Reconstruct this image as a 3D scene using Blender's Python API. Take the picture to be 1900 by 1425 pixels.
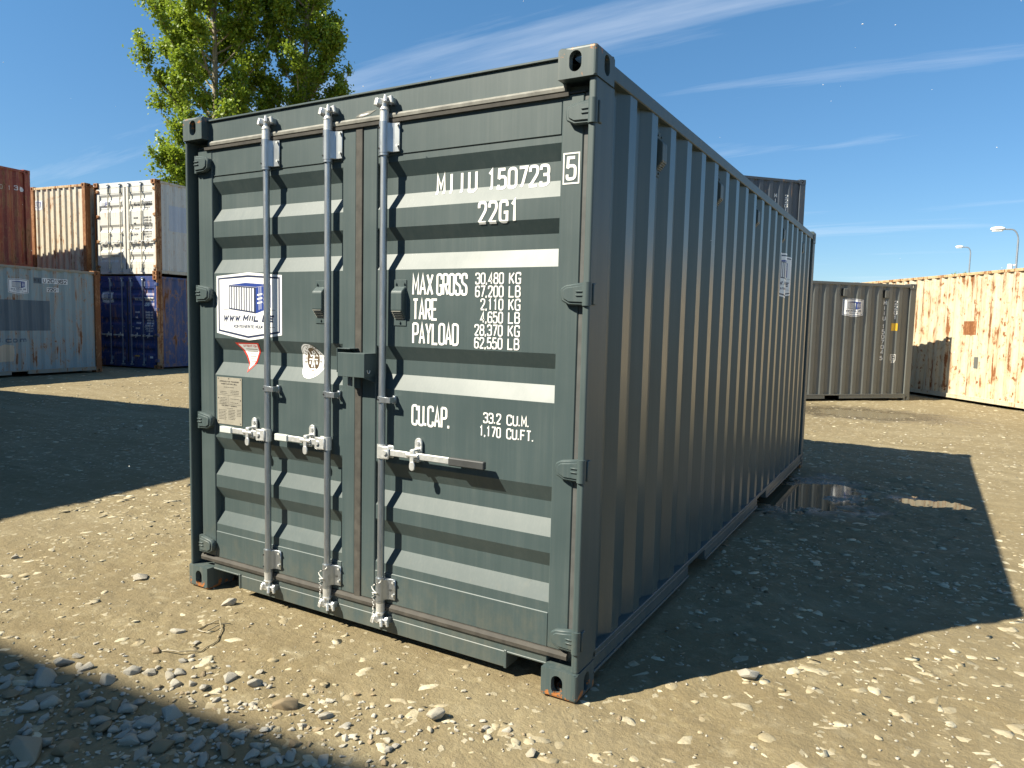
import bpy, bmesh, math, random
import numpy as np
from mathutils import Vector, Matrix

# ------------------------------------------------------------------ camera, world, sun, exposure
S = bpy.context.scene
for o in list(bpy.data.objects):
    bpy.data.objects.remove(o)
COL = S.collection

CAM_POS = Vector((1.1439, -2.5697, 1.5359))
YAW, PITCH, ROLL = 0.5218, -0.0853, 0.0237
def cam_matrix():
    cy, sy, cp, sp = math.cos(YAW), math.sin(YAW), math.cos(PITCH), math.sin(PITCH)
    f = Vector((-sy*cp, cy*cp, sp)); r = Vector((cy, sy, 0)); u = r.cross(f)
    cr, sr = math.cos(ROLL), math.sin(ROLL)
    R = cr*r + sr*u; U = -sr*r + cr*u
    m = Matrix((( R.x, U.x, -f.x, CAM_POS.x), (R.y, U.y, -f.y, CAM_POS.y), (R.z, U.z, -f.z, CAM_POS.z), (0, 0, 0, 1)))
    return m
cam = bpy.data.cameras.new('camera'); camo = bpy.data.objects.new('camera', cam); COL.objects.link(camo)
camo.matrix_world = cam_matrix()
cam.sensor_fit = 'HORIZONTAL'; cam.sensor_width = 36; cam.lens = 36*1337.3/1900
cam.clip_start = 0.05; cam.clip_end = 3000
S.camera = camo
S.render.resolution_x, S.render.resolution_y = 1024, 768

SUN_EL = math.radians(43.3); SUN_AZ = math.radians(51.7)     # azimuth of the light's travel
LDIR = Vector((math.cos(SUN_AZ)*math.cos(SUN_EL), math.sin(SUN_AZ)*math.cos(SUN_EL), -math.sin(SUN_EL)))
W = bpy.data.worlds.new('World'); S.world = W; W.use_nodes = True
wt = W.node_tree; wt.nodes.clear()
def wn(t, **k):
    n = wt.nodes.new(t)
    for a, b in k.items(): setattr(n, a, b)
    return n
wo = wn('ShaderNodeOutputWorld'); wb = wn('ShaderNodeBackground'); sky = wn('ShaderNodeTexSky')
sky.sky_type = 'NISHITA'; sky.sun_disc = False; sky.sun_elevation = SUN_EL
sky.sun_rotation = math.atan2(-LDIR.x, -LDIR.y)
sky.air_density = 1.0; sky.dust_density = 0.0; sky.ozone_density = 10.0; sky.altitude = 0
wb.inputs['Strength'].default_value = 0.070
# thin streaky cirrus all over the sky
tc = wn('ShaderNodeTexCoord')
sep = wn('ShaderNodeSeparateXYZ'); wt.links.new(tc.outputs['Generated'], sep.inputs[0])
zc = wn('ShaderNodeMath', operation='MAXIMUM'); zc.inputs[1].default_value = 0.03; wt.links.new(sep.outputs['Z'], zc.inputs[0])
zz = wn('ShaderNodeMath', operation='ADD'); zz.inputs[1].default_value = 0.12; wt.links.new(zc.outputs[0], zz.inputs[0])
div = wn('ShaderNodeVectorMath', operation='SCALE')
inv = wn('ShaderNodeMath', operation='DIVIDE'); inv.inputs[0].default_value = 1.0; wt.links.new(zz.outputs[0], inv.inputs[1])
wt.links.new(tc.outputs['Generated'], div.inputs[0]); wt.links.new(inv.outputs[0], div.inputs['Scale'])
mp = wn('ShaderNodeMapping'); mp.inputs['Rotation'].default_value = (0, 0, math.radians(129.1016)); mp.inputs['Scale'].default_value = (0.35, 2.1, 0.0)
mp.inputs['Location'].default_value = (4.058641, 5.832507, 0)
wt.links.new(div.outputs[0], mp.inputs[0])
n1 = wn('ShaderNodeTexNoise'); n1.inputs['Scale'].default_value = 1.0; n1.inputs['Detail'].default_value = 9; n1.inputs['Roughness'].default_value = 0.60; n1.inputs['Distortion'].default_value = 0.35
wt.links.new(mp.outputs[0], n1.inputs['Vector'])
cr = wn('ShaderNodeValToRGB'); cr.color_ramp.elements[0].position = 0.545; cr.color_ramp.elements[1].position = 0.86
wt.links.new(n1.outputs['Fac'], cr.inputs[0])
cm = wn('ShaderNodeMath', operation='MULTIPLY'); cm.inputs[1].default_value = 0.62; wt.links.new(cr.outputs[0], cm.inputs[0])
mixc = wn('ShaderNodeMix', data_type='RGBA'); mixc.inputs['B'].default_value = (6.8, 7.3, 8.0, 1)
wt.links.new(cm.outputs[0], mixc.inputs['Factor']); tint = wn('ShaderNodeMix', data_type='RGBA', blend_type='MULTIPLY'); tint.inputs['Factor'].default_value = 1
hr = wn('ShaderNodeValToRGB'); hr.color_ramp.elements[0].position = 0.02; hr.color_ramp.elements[0].color = (0.90, 0.86, 0.80, 1); hr.color_ramp.elements[1].position = 0.42; hr.color_ramp.elements[1].color = (1.0, 1.20, 1.06, 1)
wt.links.new(sep.outputs['Z'], hr.inputs[0]); wt.links.new(hr.outputs[0], tint.inputs['B'])
wt.links.new(sky.outputs[0], tint.inputs['A']); wt.links.new(tint.outputs['Result'], mixc.inputs['A'])
wt.links.new(mixc.outputs['Result'], wb.inputs['Color']); wt.links.new(wb.outputs[0], wo.inputs[0])

sl = bpy.data.lights.new('sun', 'SUN'); sl.energy = 5.0; sl.angle = math.radians(0.53); sl.color = (1.0, 0.93, 0.77)
so = bpy.data.objects.new('sun', sl); COL.objects.link(so)
so.rotation_euler = LDIR.to_track_quat('-Z', 'Y').to_euler(); so.location = (-20, -25, 30)

vs = S.view_settings
vs.view_transform = 'Standard'; vs.look = 'None'; vs.gamma = 1.0; vs.use_curve_mapping = False
vs.exposure = 1.1
S.render.engine = 'CYCLES'
S.cycles.max_bounces = 6; S.cycles.diffuse_bounces = 3; S.cycles.glossy_bounces = 3; S.cycles.transmission_bounces = 4; S.cycles.transparent_max_bounces = 4

# ------------------------------------------------------------------ materials
MATS = {}
def newmat(name):
    m = bpy.data.materials.new(name); m.use_nodes = True
    t = m.node_tree; b = t.nodes['Principled BSDF']; MATS[name] = m
    return m, t, b
class NT:
    def __init__(s, t): s.t = t
    def n(s, ty, **k):
        x = s.t.nodes.new(ty)
        for a, b in k.items():
            if a.startswith('i_'):
                x.inputs[a[2:].replace('_', ' ')].default_value = b
            else: setattr(x, a, b)
        return x
    def l(s, a, b): s.t.links.new(a, b)
    def coord(s, scale=(1, 1, 1), rot=(0, 0, 0), world=False):
        if world: c = s.n('ShaderNodeNewGeometry').outputs['Position']
        else: c = s.n('ShaderNodeTexCoord').outputs['Object']
        m = s.n('ShaderNodeMapping'); m.inputs['Scale'].default_value = scale; m.inputs['Rotation'].default_value = rot
        s.l(c, m.inputs[0]); return m.outputs[0]
    def noise(s, v, scale, detail=5, rough=0.55, dist=0.0):
        n = s.n('ShaderNodeTexNoise'); n.inputs['Scale'].default_value = scale; n.inputs['Detail'].default_value = detail
        n.inputs['Roughness'].default_value = rough; n.inputs['Distortion'].default_value = dist
        s.l(v, n.inputs['Vector']); return n.outputs['Fac']
    def ramp(s, f, a, b, ca=(0, 0, 0, 1), cb=(1, 1, 1, 1)):
        r = s.n('ShaderNodeValToRGB'); e = r.color_ramp.elements
        e[0].position = a; e[1].position = b; e[0].color = ca; e[1].color = cb
        s.l(f, r.inputs[0]); return r.outputs[0]
    def math(s, op, a, b=None):
        m = s.n('ShaderNodeMath', operation=op)
        for i, x in enumerate((a, b)):
            if x is None: continue
            if isinstance(x, (int, float)): m.inputs[i].default_value = x
            else: s.l(x, m.inputs[i])
        return m.outputs[0]
    def mix(s, f, a, b):
        m = s.n('ShaderNodeMix', data_type='RGBA')
        if isinstance(f, (int, float)): m.inputs['Factor'].default_value = f
        else: s.l(f, m.inputs['Factor'])
        for k, x in (('A', a), ('B', b)):
            if isinstance(x, tuple): m.inputs[k].default_value = (*x[:3], 1)
            else: s.l(x, m.inputs[k])
        return m.outputs['Result']
    def bump(s, h, strength, dist=0.01):
        b = s.n('ShaderNodeBump'); b.inputs['Strength'].default_value = strength; b.inputs['Distance'].default_value = dist
        s.l(h, b.inputs['Height']); return b.outputs[0]

def paint(name, base, rough=0.42, dust=0.12, dustcol=(0.42, 0.38, 0.30), rust=0.0, rustscale=1.0, fade=0.0, fadecol=(0.5, 0.5, 0.5), seed=0.0, metal_spec=0.5, horiz=False):
    m, t, b = newmat(name); g = NT(t)
    off = g.n('ShaderNodeVectorMath', operation='ADD'); off.inputs[1].default_value = (seed*3.7, seed*1.9, seed*2.3)
    g.l(g.n('ShaderNodeTexCoord').outputs['Object'], off.inputs[0])
    def mapped(sc):
        q = g.n('ShaderNodeMapping'); q.inputs['Scale'].default_value = sc; g.l(off.outputs[0], q.inputs[0]); return q.outputs[0]
    st = g.noise(mapped((22, 22, 0.55)), 1.0, 4, 0.6)           # vertical run marks
    bl = g.noise(mapped((1, 1, 1)), 2.2, 4, 0.6)               # patches
    fine = g.noise(mapped((90, 90, 3)), 1.0, 2, 0.6)
    dm = g.math('MULTIPLY', g.ramp(st, 0.42, 0.78), g.ramp(bl, 0.30, 0.75))
    dm = g.math('ADD', g.math('MULTIPLY', dm, dust*1.6), g.math('MULTIPLY', g.ramp(fine, 0.45, 0.9), dust*0.7))
    col = g.mix(g.ramp(bl, 0.3, 0.8), tuple(c*0.94 for c in base), tuple(min(1, c*1.07) for c in base))
    if fade > 0:
        fm = g.math('MULTIPLY', g.ramp(g.noise(mapped((3, 3, .8)), 1.3, 6, .62), .42, .68), fade)
        col = g.mix(fm, col, fadecol)
    col = g.mix(dm, col, dustcol)
    r = g.math('ADD', g.math('MULTIPLY', bl, 0.16), rough-0.08)
    if rust > 0:
        n1_ = g.noise(mapped((2.6*rustscale, 2.6*rustscale, 1.5*rustscale)), 1.0, 7, 0.68, 0.6)
        n2_ = g.noise(mapped((11*rustscale, 11*rustscale, 0.55)), 1.0, 5, 0.62)
        f = g.math('ADD', g.math('MULTIPLY', n1_, 0.5), g.math('MULTIPLY', n2_, 0.5))
        lo = 0.66 - 0.26*rust
        n3_ = g.noise(mapped((9*rustscale, 9*rustscale, 6*rustscale)), 1.0, 4, .65)
        f = g.math('MAXIMUM', f, g.math('ADD', g.math('MULTIPLY', n3_, .78), g.math('MULTIPLY', n2_, .14)))
        core = g.ramp(f, lo, lo+0.035); halo = g.math('MULTIPLY', g.ramp(f, lo-0.075, lo+0.02), 0.55)
        rc = g.mix(g.noise(mapped((1, 1, 1)), 30, 4), (0.11, 0.040, 0.014), (0.30, 0.115, 0.035))
        col = g.mix(halo, col, (0.46, 0.24, 0.09)); col = g.mix(core, col, rc)
        r = g.math('MAXIMUM', r, g.math('MULTIPLY', core, 0.85))
    g.l(col, b.inputs['Base Color']); g.l(r, b.inputs['Roughness'])
    b.inputs['Specular IOR Level'].default_value = metal_spec
    h = g.noise(mapped((1, 1, 1)), 3.0, 1)
    g.l(g.bump(h, 0.10, 0.02), b.inputs['Normal'])
    return m
def plain(name, col, rough=0.5, metal=0.0, var=0.12, scale=12, bump=0.05):
    m, t, b = newmat(name); g = NT(t); v = g.coord()
    n = g.noise(v, scale, 6, 0.6)
    c = g.mix(g.ramp(n, .3, .7), tuple(x*(1-var) for x in col), tuple(min(1, x*(1+var)) for x in col))
    g.l(c, b.inputs['Base Color']); b.inputs['Metallic'].default_value = metal
    g.l(g.math('ADD', g.math('MULTIPLY', n, .2), rough-.1), b.inputs['Roughness'])
    if bump: g.l(g.bump(n, bump, .005), b.inputs['Normal'])
    return m

GREY = (0.050, 0.074, 0.076)
paint('main_paint', GREY, 0.48, 0.065, dustcol=(0.36, 0.36, 0.32), metal_spec=0.5)
paint('main_side', GREY, 0.33, 0.05, dustcol=(0.36, 0.36, 0.32), metal_spec=0.6, seed=1)
paint('main_rail', GREY, 0.49, 0.075, dustcol=(0.36, 0.36, 0.32), metal_spec=0.5, seed=2)
def splash(name):
    m = MATS[name]; t = m.node_tree; g = NT(t); b = t.nodes['Principled BSDF']; old = b.inputs['Base Color'].links[0].from_socket
    sp = g.n('ShaderNodeSeparateXYZ'); g.l(g.n('ShaderNodeTexCoord').outputs['Object'], sp.inputs[0])
    n = g.noise(g.coord((1, 1, .6)), 16, 6, .7)
    k = g.ramp(g.math('SUBTRACT', n, g.math('MULTIPLY', sp.outputs['Z'], .62)), .30, .52)
    g.l(g.mix(g.math('MULTIPLY', k, .16), old, (0.20, 0.165, 0.105)), b.inputs['Base Color'])
splash('main_rail'); splash('main_paint'); splash('main_side')
def casting_mat():
    m = paint('main_casting', tuple(c*1.05 for c in GREY), 0.5, 0.14, rust=0.0, seed=4)
    t = m.node_tree; g = NT(t); b = t.nodes['Principled BSDF']
    old = b.inputs['Base Color'].links[0].from_socket
    sep_ = g.n('ShaderNodeSeparateXYZ'); g.l(g.n('ShaderNodeTexCoord').outputs['Object'], sep_.inputs[0])
    low = g.ramp(sep_.outputs['Z'], 0.0, 0.06, (1, 1, 1, 1), (0, 0, 0, 1))          # worn bottom edges
    top = g.ramp(g.math('SUBTRACT', sep_.outputs['Z'], 2.0), 0.50, 0.60)
    nz = g.noise(g.coord(), 28, 6, .65)
    k = g.ramp(g.math('ADD', nz, g.math('ADD', g.math('MULTIPLY', low, .21), g.math('MULTIPLY', top, .11))), .66, .70)
    rc = g.mix(g.noise(g.coord(), 60, 3), (0.22, 0.075, 0.02), (0.50, 0.20, 0.06))
    g.l(g.mix(k, old, rc), b.inputs['Base Color'])
casting_mat()
plain('rubber', (0.055, 0.050, 0.042), 0.75, 0, .35, 18, .15)
plain('rubber_grey', (0.085, 0.088, 0.085), 0.6, 0, .2, 14, .1)
plain('rubber_dark', (0.03, 0.03, 0.03), 0.7)
plain('worn_bead', (0.20, 0.195, 0.17), 0.6, 0, .3, 20, .1)
plain('hole_dark', (0.010, 0.010, 0.011), 0.9, 0, 0, 5, 0)
def galv():
    m, t, b = newmat('galvanised'); g = NT(t)
    v = g.n('ShaderNodeTexVoronoi'); v.inputs['Scale'].default_value = 90; g.l(g.coord((1, 1, .25)), v.inputs['Vector'])
    n = g.noise(g.coord((1, 1, .15)), 40, 6)
    c = g.mix(g.math('MULTIPLY', v.outputs['Color'], .5), (0.36, 0.39, 0.42), (0.56, 0.60, 0.64))
    g.l(g.mix(g.math('MULTIPLY', g.ramp(n, .5, .75), .5), c, (0.30, 0.32, 0.34)), b.inputs['Base Color'])
    b.inputs['Metallic'].default_value = 0.9; g.l(g.math('ADD', g.math('MULTIPLY', n, .25), .3), b.inputs['Roughness'])
galv()
plain('galvanised_bright', (0.66, 0.66, 0.64), 0.42, 0.55, .15, 40, .1)
plain('handle_grip', (0.05, 0.052, 0.052), 0.5)
plain('handle_grip_pale', (0.52, 0.55, 0.52), 0.5)
plain('letter_white', (0.80, 0.79, 0.75), 0.55, 0, .06, 30, 0)
plain('letter_dark', (0.035, 0.037, 0.042), 0.6, 0, .1, 30, 0)
plain('letter_faded', (0.09, 0.13, 0.17), 0.6, 0, .25, 10, 0)
plain('sticker_white', (0.80, 0.80, 0.79), 0.38, 0, .03, 8, 0)
plain('sticker_navy', (0.030, 0.040, 0.085), 0.38, 0, .05, 8, 0)
plain('sticker_blue', (0.030, 0.060, 0.26), 0.35, 0, .05, 8, 0)
plain('sticker_red', (0.58, 0.045, 0.03), 0.4, 0, .05, 8, 0)
plain('sticker_brown', (0.115, 0.080, 0.050), 0.4, 0, .1, 8, 0)
plain('sticker_yellow', (0.75, 0.45, 0.03), 0.4, 0, .05, 8, 0)
plain('plate_metal', (0.40, 0.37, 0.30), 0.5, 0.35, .08, 30, 0)
plain('plate_ink', (0.05, 0.045, 0.04), 0.6, 0, 0, 8, 0)
plain('wire_white', (0.62, 0.60, 0.55), 0.6, 0, .1, 60, 0)
plain('strap_plastic', (0.27, 0.225, 0.14), 0.55, 0, .2, 40, 0)
paint('blue_grey_old', (0.25, 0.335, 0.355), 0.55, 0.22, (0.42, 0.40, 0.33), rust=0.30, rustscale=1.2, fade=.5, fadecol=(0.33, 0.37, 0.36), seed=7)
paint('blue_patch', (0.085, 0.125, 0.155), 0.55, 0.15, seed=3)
paint('peach_patch', (0.55, 0.45, 0.32), 0.6, 0.1, seed=3)
paint('rust_brown', (0.22, 0.095, 0.038), 0.7, 0.25, (0.42, 0.30, 0.18), rust=0.75, rustscale=2, seed=5)
paint('rust_tan', (0.34, 0.20, 0.10), 0.7, 0.3, (0.5, 0.40, 0.28), rust=0.62, rustscale=2.2, seed=6)
paint('red_old', (0.27, 0.043, 0.022), 0.55, 0.2, (0.34, 0.16, 0.10), rust=0.36, rustscale=1.3, fade=.35, fadecol=(0.36, 0.075, 0.04), seed=8)
paint('cream_old', (0.56, 0.52, 0.42), 0.5, 0.22, (0.50, 0.40, 0.25), rust=0.30, rustscale=1.6, seed=9)
paint('white_old', (0.62, 0.61, 0.56), 0.45, 0.18, (0.50, 0.42, 0.30), rust=0.16, rustscale=1.8, seed=10)
paint('blue_old', (0.022, 0.050, 0.185), 0.45, 0.12, (0.15, 0.14, 0.14), rust=0.22, rustscale=1.1, seed=11)
paint('blue_rusty', (0.045, 0.085, 0.22), 0.5, 0.25, (0.20, 0.13, 0.08), rust=0.38, rustscale=0.8, seed=12)
paint('cream_rust', (0.55, 0.495, 0.355), 0.5, 0.25, (0.58, 0.42, 0.20), rust=0.42, rustscale=1.15, fade=.5, fadecol=(0.50, 0.48, 0.40), seed=13)
paint('rail_rust', (0.50, 0.38, 0.22), 0.6, 0.3, (0.5, 0.35, 0.18), rust=0.5, rustscale=1.6, seed=14)
paint('cream_plain', (0.50, 0.45, 0.33), 0.55, 0.2, rust=0.28, rustscale=2, seed=15)
paint('rail_drab', (0.27, 0.26, 0.21), 0.6, 0.2, rust=.3, rustscale=2, seed=21)
paint('brown_old', (0.085, 0.040, 0.025), 0.6, 0.2, (0.2, 0.13, 0.09), rust=0.4, seed=16)
paint('rust_plate', (0.26, 0.09, 0.03), 0.75, 0.2, (0.4, 0.2, 0.1), rust=0.9, rustscale=3, seed=17)
paint('olive_grey', (0.115, 0.122, 0.116), 0.42, 0.14, (0.35, 0.30, 0.22), seed=18, metal_spec=.5)
paint('slate_grey', (0.060, 0.072, 0.088), 0.45, 0.14, (0.2, 0.2, 0.2), rust=.06, seed=19)
paint('teal_old', (0.05, 0.13, 0.14), 0.5, 0.2, rust=.3, seed=20)
plain('lamp_steel', (0.30, 0.32, 0.34), 0.45, .6)
plain('lamp_head_white', (0.72, 0.73, 0.74), 0.4)
plain('lens_black', (0.02, 0.02, 0.02), 0.15, 0, 0, 5, 0)
plain('fluff_white', (0.85, 0.84, 0.8), 0.9, 0, 0, 5, 0)
def bark():
    m, t, b = newmat('bark'); g = NT(t); v = g.coord((6, 6, 1.2))
    n = g.noise(v, 2.0, 8, .65)
    g.l(g.mix(g.ramp(n, .35, .7), (0.16, 0.125, 0.08), (0.44, 0.38, 0.27)), b.inputs['Base Color']); b.inputs['Roughness'].default_value = .85
    g.l(g.bump(n, .5, .03), b.inputs['Normal'])
bark()
def leaf():
    m, t, b = newmat('leaf'); g = NT(t)
    r = g.n('ShaderNodeNewGeometry').outputs['Random Per Island']
    big = g.noise(g.coord(), .9, 3)
    f = g.math('ADD', g.math('MULTIPLY', r, .65), g.math('MULTIPLY', big, .35))
    c = g.ramp(f, .12, .9, (0.125, 0.225, 0.022, 1), (0.350, 0.440, 0.038, 1))
    g.l(c, b.inputs['Base Color']); b.inputs['Roughness'].default_value = .42; b.inputs['Specular IOR Level'].default_value = .45
    tr = g.n('ShaderNodeBsdfTranslucent'); g.l(g.mix(.5, c, (0.22, 0.27, 0.03)), tr.inputs['Color'])
    mx = g.n('ShaderNodeMixShader'); mx.inputs[0].default_value = .50
    g.l(b.outputs[0], mx.inputs[1]); g.l(tr.outputs[0], mx.inputs[2])
    g.l(mx.outputs[0], t.nodes['Material Output'].inputs[0])
leaf()
PUD = [(0.10, 4.62, 0.52, 0.72), (1.20, 4.96, 0.24, 0.10), (0.10, 12.3, 1.3, 0.8)]
def ground_mat():
    m, t, b = newmat('dirt'); g = NT(t)
    P = g.coord(world=True)
    big = g.noise(P, .55, 5, .6); mid = g.noise(P, 3.1, 7, .62); fine = g.noise(P, 26, 6, .68); grit = g.noise(P, 130, 3, .6)
    c = g.mix(g.ramp(big, .34, .66), (0.238, 0.193, 0.105), (0.300, 0.252, 0.148))
    c = g.mix(g.math('MULTIPLY', g.ramp(mid, .46, .66), .45), c, (0.185, 0.142, 0.072))
    c = g.mix(g.math('MULTIPLY', g.ramp(fine, .55, .75), .45), c, (0.44, 0.38, 0.27))
    c = g.mix(g.math('MULTIPLY', g.ramp(fine, .40, .28), .40), c, (0.15, 0.11, 0.06))
    pale = g.noise(P, 9, 7, .62, .4)
    c = g.mix(g.math('MULTIPLY', g.ramp(pale, .54, .72), .48), c, (0.42, 0.365, 0.24))
    trk = g.noise(g.coord((.55, 2.6, 1), (0, 0, math.radians(28)), True), .9, 5, .55)
    c = g.mix(g.math('MULTIPLY', g.ramp(trk, .50, .68), .38), c, (0.36, 0.305, 0.19)); c = g.mix(g.math('MULTIPLY', g.ramp(trk, .46, .32), .28), c, (0.18, 0.142, 0.080))
    # pale pebbles pressed into the dirt, too small to build
    v = g.n('ShaderNodeTexVoronoi'); v.inputs['Scale'].default_value = 24; v.inputs['Randomness'].default_value = 1
    wv = g.n('ShaderNodeVectorMath', operation='ADD'); nn = g.n('ShaderNodeTexNoise'); nn.inputs['Scale'].default_value = 22
    g.l(P, nn.inputs['Vector']); sc = g.n('ShaderNodeVectorMath', operation='SCALE'); sc.inputs['Scale'].default_value = .06
    g.l(nn.outputs['Color'], sc.inputs[0]); g.l(P, wv.inputs[0]); g.l(sc.outputs[0], wv.inputs[1]); g.l(wv.outputs[0], v.inputs['Vector'])
    sel = g.n('ShaderNodeSeparateColor'); g.l(v.outputs['Color'], sel.inputs[0])
    peb = g.math('MULTIPLY', g.ramp(v.outputs['Distance'], .30, .36, (1, 1, 1, 1), (0, 0, 0, 1)), g.ramp(sel.outputs[0], .84, .86))
    v2 = g.n('ShaderNodeTexVoronoi'); v2.inputs['Scale'].default_value = 9; g.l(wv.outputs[0], v2.inputs['Vector'])
    sel2 = g.n('ShaderNodeSeparateColor'); g.l(v2.outputs['Color'], sel2.inputs[0])
    sepp = g.n('ShaderNodeSeparateXYZ'); g.l(P, sepp.inputs[0])
    far = g.ramp(g.math('DIVIDE', sepp.outputs['Y'], 40), .12, .35)
    peb2 = g.math('MULTIPLY', g.math('MULTIPLY', g.ramp(v2.outputs['Distance'], .30, .36, (1, 1, 1, 1), (0, 0, 0, 1)), g.ramp(sel2.outputs[0], .74, .76)), far)
    peb = g.math('MAXIMUM', peb, peb2)
    c = g.mix(g.math('MULTIPLY', peb, .60), c, g.mix(sel.outputs[1], (0.40, 0.35, 0.24), (0.52, 0.47, 0.35)))
    # wet mud round the pools
    wet = None
    for (px, py, rx, ry) in PUD:
        s1 = g.math('DIVIDE', g.math('SUBTRACT', sepp.outputs['X'], px), rx*1.75); s2 = g.math('DIVIDE', g.math('SUBTRACT', sepp.outputs['Y'], py), ry*1.75)
        d = g.math('SQRT', g.math('ADD', g.math('MULTIPLY', s1, s1), g.math('MULTIPLY', s2, s2)))
        w = g.ramp(g.math('ADD', d, g.math('MULTIPLY', g.math('SUBTRACT', mid, .5), 1.5)), .55, .95, (1, 1, 1, 1), (0, 0, 0, 1))
        wet = w if wet is None else g.math('MAXIMUM', wet, w)
    c = g.mix(g.math('MULTIPLY', wet, .62), c, (0.070, 0.052, 0.032))
    g.l(c, b.inputs['Base Color'])
    rr = g.math('SUBTRACT', .93, g.math('MULTIPLY', wet, g.math('ADD', .50, g.math('MULTIPLY', g.ramp(fine, .4, .6), .33))))
    g.l(rr, b.inputs['Roughness'])
    g.l(g.math('ADD', .25, g.math('MULTIPLY', wet, .35)), b.inputs['Specular IOR Level'])
    h = g.math('ADD', g.math('ADD', g.math('MULTIPLY', mid, .6), g.math('MULTIPLY', fine, .48)), g.math('ADD', g.math('MULTIPLY', grit, .10), g.math('MULTIPLY', peb, .06)))
    g.l(g.bump(h, .9, .026), b.inputs['Normal'])
ground_mat()
def stone_mat():
    m, t, b = newmat('limestone'); g = NT(t)
    r = g.math('FRACT', g.math('ADD', g.n('ShaderNodeNewGeometry').outputs['Random Per Island'], g.n('ShaderNodeObjectInfo').outputs['Random']))
    n = g.noise(g.coord(world=True), 34, 6, .65); n2 = g.noise(g.coord(world=True), 9, 4, .6)
    c = g.ramp(r, .05, .95, (0.300, 0.250, 0.155, 1), (0.560, 0.505, 0.365, 1))
    c = g.mix(g.math('MULTIPLY', g.ramp(n, .44, .62), .45), c, (0.27, 0.215, 0.13))
    c = g.mix(g.math('MULTIPLY', g.ramp(n2, .52, .68), .5), c, (0.37, 0.29, 0.18))
    g.l(c, b.inputs['Base Color']); b.inputs['Roughness'].default_value = .9; b.inputs['Specular IOR Level'].default_value = .2
    g.l(g.bump(n, .6, .012), b.inputs['Normal'])
    m, t, b = newmat('loose_stone'); g = NT(t)
    r = g.math('FRACT', g.math('ADD', g.n('ShaderNodeNewGeometry').outputs['Random Per Island'], g.n('ShaderNodeObjectInfo').outputs['Random']))
    n = g.noise(g.coord(), 40, 6, .65)
    rp = g.n('ShaderNodeValToRGB'); g.l(r, rp.inputs[0]); e = rp.color_ramp.elements
    e[0].position = 0; e[0].color = (0.28, 0.215, 0.13, 1); e[1].position = 1; e[1].color = (0.52, 0.475, 0.385, 1)
    for pos, cc in ((.12, (0.30, 0.23, 0.14, 1)), (.20, (0.42, 0.375, 0.29, 1)), (.55, (0.47, 0.43, 0.35, 1)), (.86, (0.38, 0.36, 0.31, 1))):
        x = e.new(pos); x.color = cc
    c = g.mix(g.math('MULTIPLY', g.ramp(n, .45, .65), .45), rp.outputs[0], (0.25, 0.20, 0.135))
    g.l(c, b.inputs['Base Color']); b.inputs['Roughness'].default_value = .88; b.inputs['Specular IOR Level'].default_value = .25
    g.l(g.bump(n, .6, .01), b.inputs['Normal'])
stone_mat()
def water_mat():
    m, t, b = newmat('muddy_water'); g = NT(t)
    b.inputs['Base Color'].default_value = (0.120, 0.095, 0.058, 1); b.inputs['Roughness'].default_value = .04; b.inputs['IOR'].default_value = 1.33
    b.inputs['Specular IOR Level'].default_value = .55
    g.l(g.bump(g.noise(g.coord(world=True), 7, 2), .05, .004), b.inputs['Normal'])
    m, t, b = newmat('silty_water'); g = NT(t)
    b.inputs['Base Color'].default_value = (0.22, 0.18, 0.11, 1); b.inputs['Roughness'].default_value = .22
    g.l(g.bump(g.noise(g.coord(world=True), 7, 2), .08, .004), b.inputs['Normal'])
water_mat()

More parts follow.
